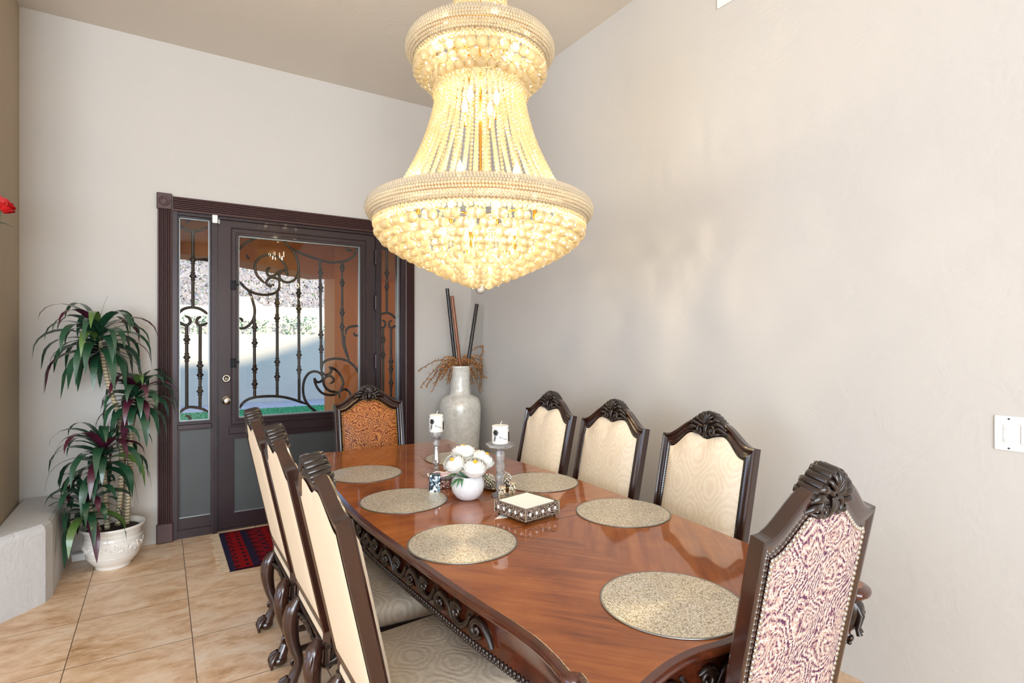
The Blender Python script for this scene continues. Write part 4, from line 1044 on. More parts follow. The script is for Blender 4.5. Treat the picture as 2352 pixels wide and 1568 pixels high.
def flower(loc, R, tilt, az, label, seed):
    r = random.Random(seed); root = thing('white_flower', label, 'flower', loc, 0, 'white ranunculus blooms in the bowl')
    M = Matrix.Rotation(az, 4, 'Z') @ Matrix.Rotation(tilt, 4, 'Y'); mb = MB()
    for L, (n, th0, th1, rr) in enumerate(((7, .15, 1.75, 1.0), (7, .12, 1.45, .95), (6, .10, 1.2, .89), (6, .08, .95, .82), (5, .05, .72, .74), (4, 0, 0, .64))):
        for k in range(n):
            a0 = 2*PI*(k+.5*(L % 2))/n+r.uniform(-.1, .1); wd = 2*PI/n*.72; rows = []
            for i in range(6):
                th = lerp(2.45-.1*L, (1.42, 1.16, .92, .70, .48, .16)[L], i/5)
                row = []
                for j in range(7):
                    q = (j/6-.5)*2; f = (1-.25*(i/5)**3*q*q); ph = a0+q*wd*(.45+.55*math.sin(PI*min(1, .25+.6*i/5)))
                    rad = R*rr*(1+.05*q*q*(i/5)+.03*math.sin(5*q+k)*(i/5)+(.09 if i == 5 else .03 if i == 4 else 0))
                    row.append((rad*math.sin(th)*math.cos(ph), rad*math.sin(th)*math.sin(ph), rad*.86*math.cos(th)*f))
                rows.append(row)
            mb.grid(rows, M=M)
    mb.build('petals', MAT['petal'], root)
    mb = MB(); mb.ball((0, 0, R*.56), (R*.22, R*.22, R*.12), 10, 6, M=M)
    for k in range(9): a = 2*PI*k/9; mb.ball((R*.13*math.cos(a), R*.13*math.sin(a), R*.66), R*.04, 5, 4, M=M)
    mb.build('centre', MAT['yolk'], root)
    mb = MB(); c = M @ Vector((0, 0, -R*.7)); bx = Vector((1.150-loc[0], 2.175-loc[1], .852-loc[2])); e = Vector((bx.x*.9, bx.y*.9, bx.z)); mb.tube(spline([tuple(c), tuple(c.lerp(e, .5)+Vector((0, 0, -.004))), tuple(e)], 5), .0035, 6); mb.build('stem', MAT['stem_green'], root)
flower((1.150, 2.112, .912), .052, .45, -PI/2-.3, 'white bloom at the front of the bowl, facing us', 1)
flower((1.078, 2.165, .928), .045, .7, PI+.5, 'white bloom on the door side of the bowl, tilted outward', 2)
flower((1.222, 2.160, .930), .050, .6, -.55, 'white bloom beside the near crystal candle holder', 3)
flower((1.158, 2.235, .955), .052, .2, 1.5, 'white bloom topmost at the back of the bowl', 4)
for k, (x, y, z, az, el, lab) in enumerate(((1.10, 2.13, .862, PI*1.07, .1, 'green cut leaf hanging over the bowl toward the pink dish'), (1.20, 2.15, .866, -.25, -.25, 'green cut leaf hanging over the bowl toward the candle holder'), (1.11, 2.20, .866, PI*.9, .15, 'green cut leaf behind the door-side bloom'))):
    mb = MB(); d = Vector((math.cos(az), math.sin(az), 0)); n_ = Vector((-d.y, d.x, 0))
    for br in (-.8, -.4, 0, .4, .8):
        dd = (d*math.cos(br)+n_*math.sin(br)); L = .062*(1-.25*abs(br)); p0 = Vector((0, 0, 0)); pts = []
        for i in range(6): s = i/5; pts.append(p0+dd*L*s+Vector((0, 0, el*L*s+.02*s-.05*s*s)))
        w = [.002, .006, .007, .006, .004, .0005]
        mb.grid([[tuple(p-n_*w[i]), tuple(p+Vector((0, 0, .002))), tuple(p+n_*w[i])] for i, p in enumerate(pts)])
    mb.tube([(0, 0, 0), tuple(-d*.03+Vector((0, 0, -.012)))], .002, 5)
    o = mb.build('flower_leaf', MAT['stem_green'], None, (x, y, z)); tag(o, lab, 'leaf', 'cut leaves in the flower bowl')

def m_lace():
    t = NT('candle_wax'); v = t.mapping()
    b = t.bsdf(srgb(250, 247, 240), .45); b.inputs['Subsurface Weight'].default_value = .2; b.inputs['Subsurface Radius'].default_value = (.02, .012, .006); return t.m
MAT['wax'] = m_lace(); MAT['lace'] = plain('black_lace', srgb(36, 30, 28), .8, 0, 200, .5)
def candle(loc, r, h, label, ang):
    root = thing('pillar_candle', label, 'candle', loc, 0, 'lace-trimmed white pillar candles')
    mb = MB(); mb.lathe([(0, 0), (r*.97, 0), (r, .003), (r, h-.004), (r*.95, h), (r*.8, h-.003), (0, h-.004)], 32); mb.build('wax', MAT['wax'], root)
    mb = MB(); mb.tube([(0, 0, h-.005), (.003, 0, h+.008), (.010, .0, h+.018)], .0014, 5); mb.build('wick', MAT['white_plastic'], root)
    mb = MB(); rr = r+.0012
    def on(a, z): return (rr*math.cos(a), rr*math.sin(a), z)
    def loop(da, dz, ra, rz, th=.0009):
        mb.tube([on(ang+da+ra*math.cos(2*PI*i/16), h*.52+dz+rz*math.sin(2*PI*i/16)) for i in range(16)], th, 5, closed=True)
    for k in range(6):       # open-work blossom, then a stem of leaf loops
        b_ = 2*PI*k/6; loop(-.12+.22*math.cos(b_), .010+.0085*math.sin(b_), .13, .0050); loop(-.12+.22*math.cos(b_), .010+.0085*math.sin(b_), .07, .0028); mb.tube([on(ang-.12, h*.52+.010), on(ang-.12+.3*math.cos(b_), h*.52+.010+.0115*math.sin(b_))], .0009, 4)
    loop(-.12, .010, .09, .0035); loop(-.12, .010, .05, .002)
    for k in range(5): loop(-.20-.03*k+.07*(k % 2), -.008-.0045*k, .10-.008*k, .0036)
    for k in range(34):
        a = 2*PI*k/34; mb.ball(on(a, h-.010), .0012, 5, 3)
    for k in range(8): mb.ball(on(ang+.45+.11*k, h*.40-.0016*k), .0017 if k else .003, 5, 3)
    for k in range(5): mb.ball(on(ang+1.75, h*.2+.008*k), (.004, .004, .006), 6, 4)
    mb.build('lace_trim', MAT['lace'], root)
hold = thing('candle_holder', 'slender faceted crystal candle holder farther down the table', 'candle holder', (1.192, 2.60, TZ+.0003), 0, 'cut crystal candle holders')
mb = MB(); mb.lathe([(0, 0), (.046, 0), (.047, .006), (.034, .022), (.014, .034), (.010, .037), (.017, .046), (.018, .052), (.010, .060), (.012, .063), (.0205, .078), (.019, .095), (.013, .152), (.012, .158), (.017, .164), (.019, .185), (.010, .193), (.012, .197), (.030, .213), (.037, .222), (.037, .234), (.0, .232)], 8, facet=True); mb.build('stem', MAT['clear_crystal'], hold)
candle((1.192, 2.60, TZ+.235), .0355, .088, 'white lace pillar candle on the slender holder, in front of the floor vase', -PI/2-.95)
hold = thing('candle_holder', 'chunky stacked crystal candle holder with flat octagonal plate', 'candle holder', (1.297, 2.14, TZ+.0003), .2, 'cut crystal candle holders')
mb = MB(); pr = [(0, 0), (.040, 0), (.041, .008), (.022, .014)]
for k in range(4): z = .014+k*.048; pr += [(.017, z), (.0215, z+.024), (.017, z+.046)]
pr += [(.020, .207), (.0, .209)]; mb.lathe(pr, 8, facet=True); mb.build('stem', MAT['clear_crystal'], hold)
mb = MB(); mb.lathe([(0, .2095), (.026, .2095), (.064, .224), (.066, .232), (.064, .238), (.05, .236), (0, .236)], 8, facet=True); mb.build('plate', MAT['clear_crystal'], hold)
candle((1.297, 2.14, TZ+.237), .0375, .082, 'white lace pillar candle on the chunky holder beside the flowers', -PI/2-1.0)

def m_mosaic(name, a, b_, c, sc=150, metal=.8):
    t = NT(name); v = t.mapping(); cc = t.vor(v, sc, 'F1', 'Color'); s = t.n('ShaderNodeSeparateColor'); t.l(cc, s.inputs[0])
    t.bsdf(t.ramp(s.outputs[0], [(0, a), (.45, b_), (.8, c)], 'CONSTANT'), .18, metal, t.bump(t.vor(v, sc, 'DISTANCE_TO_EDGE'), .6, .002)); return t.m
MAT['mos_dark'] = m_mosaic('mosaic_mirror_dark', srgb(34, 44, 54), srgb(96, 112, 122), srgb(214, 226, 232), 120)
MAT['mos_gold'] = m_mosaic('mosaic_gold', srgb(96, 80, 58), srgb(188, 166, 128), srgb(248, 238, 214), 300)
MAT['filigree'] = m_mosaic('silver_filigree', srgb(70, 60, 52), srgb(186, 176, 164), srgb(250, 248, 244), 330)
MAT['rim_metal'] = plain('aged_silver', srgb(176, 160, 138), .3, .8); MAT['tan_metal'] = plain('tan_satin', srgb(224, 190, 150), .3, .4)
MAT['napkin'] = plain('napkin_paper', srgb(255, 250, 246), .85, 0, 30, .02)
# napkin tray
tray = thing('napkin_tray', 'square pierced silver napkin tray with pearl studs on ball feet', 'tray', (1.243, 1.845, TZ), .16)
W = .092
mb = MB()
for a in range(4):
    M = Matrix.Rotation(a*PI/2, 4, 'Z'); mb.box(-W, -W, .013, W, -W+.004, .058, M=M)
mb.build('pierced_side', MAT['filigree'], tray)
mb = MB(); mb.box(-W, -W, .011, W, W, .014); mb.build('base', MAT['filigree'], tray)
mb = MB()
for a in range(4):
    M = Matrix.Rotation(a*PI/2, 4, 'Z'); mb.tube([(-W, -W+.002, .059), (W, -W+.002, .059)], .0018, 6, M=M); mb.tube([(-W, -W+.002, .014), (W, -W+.002, .014)], .0025, 6, M=M); mb.tube([(-W, -W, .013), (-W, -W, .06)], .003, 6, M=M)
mb.build('rim', MAT['rim_metal'], tray)
mb = MB()
for a in range(4):
    M = Matrix.Rotation(a*PI/2, 4, 'Z')
    for k in range(5): mb.ball((-.068+.034*k, -W-.001, .036), (.0065, .003, .0075), 8, 6, M=M)
mb.build('pearl_stud', MAT['wax'], tray)
for sx in (-1, 1):
    for sy in (-1, 1):
        mb = MB(); mb.ball((sx*(W-.014), sy*(W-.014), .0065), .0063, 8, 6); mb.build('foot', MAT['black_metal'], tray)
for k in range(5):
    mb = MB(); r_ = .07*math.sin(k*2.1+.6); M = Matrix.Rotation(.16+r_, 4, 'Z'); s = .079
    mb.box(-s, -s, 0, s, s, .0088, M=M, bev=.0012)
    o = mb.build('paper_napkin', MAT['napkin'], None, (1.243, 1.845, TZ+.0145+k*.0092)); tag(o, 'white paper napkin in the pile on the pierced tray, %s' % ('bottommost', 'second from the bottom', 'in the middle of the pile', 'second from the top', 'topmost and fully visible')[k], 'napkin', 'paper napkins in the tray')
mb = MB(); mb.prism([(0, 0), (.052, .006), (.044, .060)], 0, .0012); o = mb.build('paper_napkin', MAT['napkin'], None, (1.108, 1.868, TZ+.0004), (0, 0, -.3)); tag(o, 'white napkin corner poking out under the tray edge', 'napkin')
def shaker(x, y, rz, h, label):
    root = thing('shaker', label, 'shaker', (x, y, TZ), rz, 'square mosaic salt and pepper shakers'); w = .0155
    mb = MB(); rows = [[(sx*w*f, sy*w*f, z) for sx, sy in ((-1,-1),(1,-1),(1,1),(-1,1))] for f, z in ((1.05, 0), (.86, h))]; mb.grid(rows, closed_v=True, smooth=False, flip=True); mb.add(rows[1], [(0, 1, 2, 3)], False); mb.build('body', MAT['tan_metal'], root)
    mb = MB()
    for a in (0, PI): mb.add([(-w*1.0, -w*1.06-.0006, .002), (w*1.0, -w*1.06-.0006, .002), (w*.85, -w*.87-.0006, h-.001), (-w*.85, -w*.87-.0006, h-.001)], [(0, 1, 2, 3)], False, M=Matrix.Rotation(a, 4, 'Z'))
    mb.build('mosaic_panel', MAT['mos_gold'], root)
shaker(1.222, 1.998, -.62, .084, 'square mosaic shaker right behind the napkin tray, closer to the bowl')
shaker(1.296, 2.036, -.62, .084, 'square mosaic shaker behind the tray, next to the crystal stem base')
def jewel_ball(x, y, R, z0, label, seed):
    r = random.Random(seed); root = thing('jewelled_ball', label, 'ornament', (x, y, z0+R), 0, 'mirror-studded decorative balls'); mb = MB(); mb.ball((0, 0, 0), R*.93, 16, 12); mb.build('core', MAT['mos_gold'], root)
    mb = MB(); N = 70
    for k in range(N):
        zz = 1-2*(k+.5)/N; a = k*2.39996; q = math.sqrt(1-zz*zz); s = R*r.uniform(.12, .2); mb.ball((R*.93*q*math.cos(a), R*.93*q*math.sin(a), R*.93*zz), s, 7, 5)
    mb.build('gem', MAT['pearl'], root)
MAT['pearl'] = plain('mirror_gem', srgb(226, 226, 226), .1, .85, 30, .3)
dish = MB(); dish.lathe([(0, .0), (.05, .0), (.068, .006), (.078, .016), (.076, .017), (.064, .009), (0, .005)], 32)
o = dish.build('ornament_dish', MAT['mos_gold'], None, (1.352, 2.262, TZ)); tag(o, 'shallow dark dish under the jewelled balls behind the bowl', 'dish')
jewel_ball(1.388, 2.250, .033, TZ+.0078, 'mirror-studded ball between crystal stem and placemat', 3)
jewel_ball(1.315, 2.275, .030, TZ+.0078, 'mirror-studded ball half hidden behind the bowl and crystal stem', 5)
# mosaic blocks and pink dish
mb = MB(); mb.box(-.026, -.022, 0, .026, .022, .082, bev=.002); o = mb.build('mosaic_block', MAT['mos_dark'], None, (1.075, 2.36, TZ), (0, 0, -.45)); tag(o, 'dark mirror-mosaic upright block beside the pink dish', 'ornament')
mb = MB(); mb.box(-.055, -.026, 0, .055, .026, .040, bev=.002); o = mb.build('mosaic_block', m_mosaic('mosaic_brown', srgb(84, 44, 34), srgb(128, 78, 60), srgb(214, 180, 160), 260, .5), None, (1.165, 2.40, TZ), (0, 0, -.25)); tag(o, 'low brown glitter block carrying the pink dish', 'ornament')
t = NT('pink_agate'); v = t.mapping(); t.bsdf(t.ramp(t.noise(v, 26, 4, .6, 1), [(.3, srgb(226, 110, 130)), (.5, srgb(206, 170, 186)), (.7, srgb(190, 186, 206))]), .3, 0, t.bump(t.noise(v, 60, 4), .5, .004), coat=.5); MAT['agate'] = t.m
root = thing('pink_dish', 'pink agate dish with ruffled white rim beside the flower bowl', 'dish', (1.150, 2.40, TZ+.0405), -.3)
mb = MB(); rows = []
for f, z in ((0, .002), (.5, .003), (.8, .012), (1, .024)): rows.append([(.085*f*math.cos(2*PI*i/40), .046*f*math.sin(2*PI*i/40), z+(.004*math.sin(7*2*PI*i/40) if f == 1 else 0)) for i in range(40)])
mb.grid(rows, closed_v=True, flip=True); rows2 = [[(x*1.02, y*1.02, z-.0018) for x, y, z in r] for r in rows]; mb.grid(rows2, closed_v=True); mb.build('body', MAT['agate'], root)
mb = MB(); mb.tube([(x*1.01, y*1.01, z) for x, y, z in rows[-1]], [.0022+.0012*(i % 2) for i in range(40)], 6, closed=True); mb.build('rim', MAT['wax'], root)

# ------------------------------------------------------------------ floor vase with bamboo
t = NT('capiz_shell'); v = t.mapping((1, 1, 1)); nzv = t.noise(v, 16, 5, .65, 1.5)
ve = t.vor(v, 20, 'DISTANCE_TO_EDGE')
c = t.ramp(nzv, [(.3, srgb(222, 218, 206)), (.5, srgb(240, 237, 228)), (.7, srgb(252, 250, 244))])
c = t.mix(t.math('MULTIPLY', t.math('LESS_THAN', ve, .018), .2), c, srgb(206, 200, 188)); t.bsdf(c, .24, .1, t.bump(t.math('ADD', nzv, t.math('MULTIPLY', t.math('MINIMUM', ve, .06), 2)), .35, .006), coat=.5); MAT['capiz'] = t.m
mb = MB(); mb.lathe([(0, 0), (.118, 0), (.126, .02), (.138, .12), (.156, .32), (.174, .56), (.184, .74), (.187, .85), (.182, .90), (.166, .942), (.135, .966), (.100, .978), (.090, .99), (.087, 1.03), (.087, 1.12), (.090, 1.18), (.100, 1.222), (.107, 1.236), (.103, 1.238), (.094, 1.222), (.082, 1.18), (.080, 1.0), (.12, .9), (.1, .2), (0, .15)], 48)
o = mb.build('floor_vase', MAT['capiz'], None, (2.275, 4.45, 0)); tag(o, 'tall pearly white shell floor vase in the room corner', 'vase')
def bamboo(p0, p1, r, mat, label, nodes):
    mb = MB(); p0, p1 = Vector(p0), Vector(p1); P = []; R = []
    for k in range(41):
        s = k/40; P.append(tuple(p0.lerp(p1, s)+Vector((0, 0, 0)))); d = min(abs(s-q) for q in nodes); R.append(r*(1+.09*math.exp(-(d/.018)**2)))
    mb.tube(P, R, 10); o = mb.build('bamboo_stick', mat); tag(o, label, 'stick', 'bamboo sticks in the floor vase')
MAT['bamboo_black'] = m_wood('bamboo_black', srgb(18, 16, 15), srgb(52, 44, 38), .35, .2); MAT['bamboo_brown'] = m_wood('bamboo_brown', srgb(96, 48, 22), srgb(168, 98, 52), .35, .3)
bamboo((2.285, 4.475, .86), (2.158, 4.475, 1.93), .0165, MAT['bamboo_black'], 'tallest black bamboo stick leaning toward the door', (.3, .62, .8))
bamboo((2.312, 4.425, .86), (2.180, 4.425, 1.86), .0165, MAT['bamboo_brown'], 'brown bamboo stick in front of the tallest black one', (.25, .55, .82))
bamboo((2.290, 4.46, .86), (2.452, 4.46, 1.80), .0175, MAT['bamboo_black'], 'shorter black bamboo stick leaning toward the room corner', (.35, .68))
MAT['dry_twig'] = plain('dried_twig', srgb(120, 84, 50), .8, 0, 40, .3); MAT['dry_leaf'] = plain('dried_leaf', srgb(186, 130, 78), .8, 0, 60, .35)
rs = random.Random(11)
tw = MB(); lv = MB()
for k in range(40):
    a = rs.choice((0, PI))+rs.gauss(0, .65); L = rs.uniform(.18, .40); up = rs.uniform(.02, .12); dr = rs.uniform(.05, .30)
    if k > 17: L *= .62; up *= .7; dr *= .55
    if k == 0: a, L, up, dr = .15, .40, .16, -.02
    if k == 1: a, L, up, dr = PI-.1, .40, .06, .06
    d = Vector((math.cos(a), .5*math.sin(a), 0)); p = [Vector((.04*math.cos(a), .04*math.sin(a), -.12)), Vector((.05*math.cos(a), .05*math.sin(a), .01))+d*.02]
    for s in (.3, .6, 1): p.append(d*L*s+Vector((0, 0, .01+up*math.sin(PI*min(1, s*.9))-dr*s*s)))
    for q in p:
        q.x = min(q.x, .235); q.y = min(q.y, .26)
    q = spline([tuple(z) for z in p], 5); tw.tube(q, .0028, 5); mb = lv
    for i in range(9, len(q)):
        for m in range(2):
            dd = Vector((rs.gauss(0, 1), rs.gauss(0, 1), rs.gauss(-.2, 1))).normalized(); n_ = dd.orthogonal().normalized()*.007; b_ = q[i]; l_ = rs.uniform(.018, .034)
            b_ = Vector((b_.x, b_.y, b_.z)); mb.add([tuple(b_), tuple(b_+dd*l_*.5+n_), tuple(b_+dd*l_), tuple(b_+dd*l_*.5-n_)], [(0, 1, 2, 3)], False)
            mb.ball(tuple(b_+dd*.006), .005, 5, 3)
root = thing('dried_sprays', 'tangle of dried brown leafy twigs arching from the mouth of the floor vase', 'dried twigs', (2.275, 4.45, 1.236)); root['kind'] = 'stuff'
for nm, q, m in (('twigs', tw, 'dry_twig'), ('leaves', lv, 'dry_leaf')): q.build(nm, MAT[m], root)

# ------------------------------------------------------------------ potted plant
plant = thing('potted_plant', 'tall multi-stemmed dracaena with green and plum leaves in white pot', 'plant', (-.262, 4.425, 0))
plant.scale = (.95, .95, .96)
t = NT('glazed_white'); v = t.mapping(); t.bsdf(srgb(238, 234, 228), .22, 0, None, coat=.6); MAT['glaze'] = t.m
mb = MB(); mb.lathe([(0, 0), (.098, 0), (.104, .010), (.100, .018), (.118, .034), (.148, .075), (.164, .13), (.168, .175), (.165, .21), (.160, .222), (.166, .228), (.163, .236), (.168, .25), (.184, .272), (.186, .282), (.178, .285), (.158, .262), (.15, .24), (.12, .1), (0, .06)], 56)
mb.torus(.1665, .004, .198, 56, 6); mb.torus(.150, .0035, .088, 56, 6); mb.build('pot', MAT['glaze'], plant)
mb = MB()
def wallpt(a, z):
    r = lerp(.154, .169, min(1, (z-.095)/.07)); return (r*math.cos(a), r*math.sin(a), z)
for k in range(9):
    a0 = 2*PI*k/9
    for s in (1, -1):
        sp = spiral(0, 0, .030, 1.4, 18, PI*.5, .005, s); mb.tube([wallpt(a0+s*.12+x/.165, .145+z) for x, z in sp], .0042, 6)
    for m in range(5): b_ = PI*.15+PI*.7*m/4; mb.tube([wallpt(a0, .125), wallpt(a0+.2*math.cos(b_), .125+.045*math.sin(b_))], [.003, .006], 6)
    mb.ball(wallpt(a0, .13), .008, 7, 5); mb.ball(wallpt(a0+PI/9, .16), .007, 7, 5)
mb.build('relief_band', MAT['glaze'], plant)
mb = MB(); mb.lathe([(.160, .250), (.08, .262), (0, .264)], 32); mb.build('soil', plain('soil', srgb(48, 34, 28), .95, 0, 60, .5, .6, 90), plant)
t = NT('cane_bark'); v = t.mapping(); rg = t.wave(v, 14, 1.5, 2, 'BANDS', 'Z'); t.bsdf(t.ramp(rg, [(.05, srgb(140, 124, 98)), (.4, srgb(196, 182, 150)), (1, srgb(210, 198, 168))]), .8, 0, t.bump(rg, .6, .006)); MAT['cane'] = t.m
t = NT('leaf_green'); v = t.mapping(); geo = t.n('ShaderNodeNewGeometry')
c = t.mix(t.noise(v, 9, 3), srgb(20, 52, 40), srgb(48, 92, 62)); c = t.mix(t.math('GREATER_THAN', geo.outputs['Random Per Island'], .955), c, srgb(86, 116, 56)); t.bsdf(c, .3, 0, t.bump(t.noise(t.mapping((30, 30, 2)), 5, 3), .1, .002), coat=.25); MAT['leaf_green'] = t.m
MAT['leaf_plum'] = plain('leaf_plum', srgb(72, 26, 44), .35, 0, 12, .4, coat=.2)
heads = [((0, 0, 0), .47, 60, 21, 0, [(.02, .03, .24), (.045, .0, .62), (.035, -.01, .98), (-.03, -.02, 1.25), (-.085, -.03, 1.60)]),
         ((0, 0, 0), .37, 50, 31, 0, [(.07, .04, .24), (.085, .04, .5), (.10, .03, .9), (.13, .0, 1.20)]),
         ((0, 0, 0), .43, 44, 41, 0, [(-.03, -.03, .24), (-.04, -.06, .5), (-.05, -.10, .84)]),
         ((0, 0, 0), .37, 36, 51, 0, [(-.07, -.04, .24), (-.11, -.07, .38), (-.14, -.10, .52)])]
for hi, (c0, LL, n, sd, _, path) in enumerate(heads):
    mb = MB(); q = spline(path, 8); mb.tube(q, [.017-.004*k/len(q) for k in range(len(q))], 10); mb.build('cane', MAT['cane'], plant)
    r = random.Random(sd); mb = MB(); top = Vector(path[-1])
    for k in range(n):
        az = 2.39996*k+r.uniform(-.25, .25); el = lerp(1.15, -.15, k/n)+r.uniform(-.12, .12); L = LL*r.uniform(.72, 1.05)*(.55 if k == 0 else 1)
        if k == 0: el = 1.45
        base = top-Vector((0, 0,   .17*k/n)); d = Vector((math.cos(az), math.sin(az), 0)); side = Vector((-d.y, d.x, 0)); rows = []; p = base.copy(); ang = el; N = 10; wmax = r.uniform(.020, .029)
        for i in range(N+1):
            s = i/N; w = wmax*math.sin(PI*min(1, .12+.88*s)**.75)*(1 if s < .95 else .5) if i < N else .001
            w = wmax*(min(1, s*3.2+.3))*(1-max(0, (s-.45)/.55)**1.6)+.0006
            nrm = Vector((0, 0, 1))*math.cos(ang)-d*math.sin(ang); tw = side*math.cos(.25*math.sin(k+3*s))+nrm*math.sin(.25*math.sin(k+3*s))
            ridge = -nrm*.006*(1-s); rows.append([tuple(p-tw*w), tuple(p+ridge), tuple(p+tw*w)])
            p = p+(d*math.cos(ang)+Vector((0, 0, 1))*math.sin(ang))*(L/N); ang -= ((.12+.40*s) if k else .03)
            ang = max(ang, -1.45)
            lim = .30
            if p.y > lim: p.y = lim; 
            if p.x < -.235 and p.z < .48: p.x = -.235
        mb.grid(rows, mat=1 if (k % 3 == 1 and r.random() < .45) else 0)
    mb.build('foliage', [MAT['leaf_green'], MAT['leaf_plum']], plant)
# a fifth bare cane
mb = MB(); q = spline([(.04, .07, .24), (.05, .07, .55), (.06, .06, .80), (.10, .04, .9)], 6); mb.tube(q, .014, 10); mb.build('cane', MAT['cane'], plant)

# ------------------------------------------------------------------ rug
t = NT('kilim'); v = t.mapping(); s = t.n('ShaderNodeSeparateXYZ'); t.l(v, s.inputs[0]); X, Y = s.outputs[0], s.outputs[1]
def tri(o, per): fr = t.math('FRACT', t.math('MULTIPLY', o, 1/per)); return t.math('ABSOLUTE', t.math('SUBTRACT', t.math('MULTIPLY', fr, 2), 1))
nz = t.noise(v, 60, 3)
dia = t.math('ADD', tri(X, .16), tri(Y, .10)); dz = t.math('ADD', dia, t.math('MULTIPLY', nz, .25))
field = t.ramp(t.math('MULTIPLY', dz, .5), [(.0, srgb(36, 24, 40)), (.28, srgb(116, 18, 22)), (.5, srgb(72, 30, 52)), (.62, srgb(150, 24, 28)), (.86, srgb(44, 26, 44))], 'CONSTANT')
st = t.math('FRACT', t.math('MULTIPLY', X, 1/.22)); stripe = t.math('LESS_THAN', st, .2)
bl = t.math('LESS_THAN', t.math('ADD', tri(X, .055), tri(Y, .075)), .55)
band = t.mix(bl, srgb(140, 22, 26), srgb(38, 22, 36))
c = t.mix(t.math('GREATER_THAN', st, .62), field, band); c = t.mix(stripe, c, srgb(46, 36, 58))
edge = t.math('GREATER_THAN', t.math('ABSOLUTE', Y), .385); c = t.mix(edge, c, srgb(58, 20, 30)); e2 = t.math('LESS_THAN', X, -.545); c = t.mix(e2, c, srgb(46, 42, 66))
t.bsdf(c, .95, 0, t.bump(t.noise(t.mapping((1, .3, 1)), 400, 2), .5, .003), spec=.1); MAT['kilim'] = t.m
rug = thing('kilim_rug', 'red and navy patterned kilim rug on tile before the entry door', 'rug', (.945, 4.305, 0))
mb = MB(); rows = []
for i in range(31):
    x = -.58+1.16*i/30; rows.append([(x, y, .0065+.0015*math.sin(9*x+5*y)) for y in [(-.405+.81*j/12) for j in range(13)]])
mb.grid(rows); mb.box(-.58, -.405, .0006, .58, .405, .004); mb.build('weave', MAT['kilim'], rug)
MAT['fringe'] = plain('rug_fringe', srgb(206, 184, 156), .9); rr = random.Random(2)
for e in (-1, 1):
    mb = MB()
    for k in range(58):
        y = -.40+.80*k/57; x0 = e*.578; mb.tube(spline([(x0, y, .006), (x0+e*.03, y+rr.uniform(-.008, .008), .0045), (x0+e*rr.uniform(.045, .065), y+rr.uniform(-.016, .016), .003)], 3), .0022, 4)
    mb.build('fringe', MAT['fringe'], rug)

# ------------------------------------------------------------------ rose on the bench at the frame edge
mb = MB(); mb.lathe([(0, 0), (.055, 0), (.06, .01), (.072, .12), (.060, .30), (.036, .42), (.034, .47), (.044, .50), (.040, .50), (.03, .46), (.05, .3), (0, .02)], 28)
o = mb.build('bud_vase', MAT['ceramic'], None, (-.83, 3.815, .4402)); tag(o, 'slim white vase standing on the plaster bench under the red rose', 'vase')
rose = thing('red_rose', 'red silk rose with grey-green leaf at the frame edge by the left wall', 'flower', (-.715, 3.96, 2.215))
mb = MB(); r = random.Random(4)
for L, (n, th0, rr_) in enumerate(((6, 1.75, .062), (6, 1.35, .056), (5, 1.0, .048), (4, .7, .036), (3, .45, .024))):
    for k in range(n):
        a0 = 2*PI*(k+.5*(L % 2))/n; rows = []
        for i in range(5):
            th = lerp(2.6, th0, i/4); rows.append([(rr_*math.sin(th)*(1+.08*q*q)*math.cos(a0+q*PI/n*1.25)*(1+.12*(i == 4)), rr_*math.sin(th)*(1+.08*q*q)*math.sin(a0+q*PI/n*1.25)*(1+.12*(i == 4)), -rr_*.2+rr_*.75*math.cos(th)-(.008*q*q)) for q in (-1, -.5, 0, .5, 1)])
        mb.grid(rows, M=Matrix.Rotation(.5, 4, 'Y'))
mb.build('petals', plain('rose_red', srgb(190, 16, 22), .5, 0, 30, .25), rose)
st_ = spline([(-.012, 0, -.04), (-.03, -.01, -.4), (-.08, -.07, -1.0), (-.115, -.145, -1.7)], 6)
mb = MB(); mb.tube(st_, .0045, 6); mb.build('stem', MAT['stem_green'], rose)
mb = MB(); rows = []
for i in range(8):
    s = i/7; w = .022*math.sin(PI*min(1, s+.05))+.001; p = Vector((-.02+.06*s, -.01-.0*s, -.13+.02*s-.035*s*s)); rows.append([tuple(p+Vector((0, -w, .004))), tuple(p), tuple(p+Vector((0, w, .004)))])
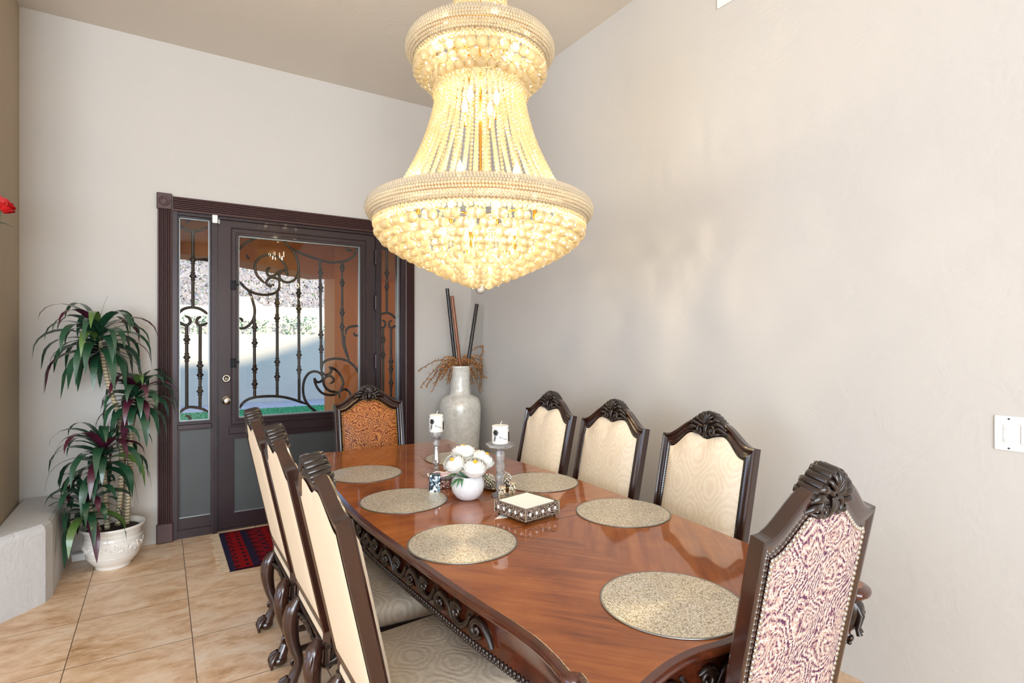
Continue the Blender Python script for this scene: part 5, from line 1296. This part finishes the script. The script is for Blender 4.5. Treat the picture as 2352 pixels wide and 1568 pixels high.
mb.grid(rows); mb.build('leaf', plain('leaf_grey', srgb(112, 118, 104), .6, 0, 30, .2), rose)
# ------------------------------------------------------------------ light
def area(name, loc, rot, sx, sy, w, col):
    l = bpy.data.lights.new(name, 'AREA'); l.shape = 'RECTANGLE'; l.size = sx; l.size_y = sy; l.energy = w; l.color = col
    o = bpy.data.objects.new(name, l); COL.objects.link(o); o.location = loc; o.rotation_euler = rot
# area lamps: daylight in the left opening, added fill on the solid rear wall
area('daylight_side', (-5.49, .85, 1.43), (PI/2, 0, -PI/2), 4.0, 2.6, W_SIDE, (.78, .89, 1))
for a, b in ((-5.3, -2.6), (-2.3, .15)):
    area('fill_rear', ((a+b)/2, -4.46, 1.65), (PI/2, 0, 0), b-a, 2.9, W_REAR, (.76, .88, 1))
sun = bpy.data.lights.new('sun', 'SUN'); sun.energy = SUN_E; sun.color = (1, .90, .76); sun.angle = .035
so = bpy.data.objects.new('sun', sun); COL.objects.link(so)
d = Vector((-.30, .95, -.285)).normalized(); so.rotation_euler = d.to_track_quat('-Z', 'Y').to_euler()
w = bpy.data.worlds.new('sky'); SC.world = w; w.use_nodes = True
bg = w.node_tree.nodes['Background']; bg.inputs[0].default_value = (.32, .56, 1, 1); bg.inputs[1].default_value = SKY_E

# ------------------------------------------------------------------ camera
cam = bpy.data.cameras.new('camera'); co = bpy.data.objects.new('camera', cam); COL.objects.link(co); SC.camera = co
cam.sensor_width = 36; cam.lens = 36*1268/2352; cam.shift_y = -1/2352; cam.clip_start = .05
co.location = (0, 0, 1.46); co.rotation_euler = (PI/2, 0, -math.radians(32.44))
SC.view_settings.view_transform = 'Standard'; SC.view_settings.look = 'None'; SC.view_settings.exposure = EXPO; SC.view_settings.gamma = 1
SC.view_settings.use_curve_mapping = False
cy = SC.cycles
cy.max_bounces = 8; cy.diffuse_bounces = 4; cy.glossy_bounces = 4; cy.transmission_bounces = 6; cy.transparent_max_bounces = 10
cy.sample_clamp_indirect = 4; cy.use_denoising = True; cy.caustics_reflective = False; cy.caustics_refractive = False; cy.blur_glossy = .5
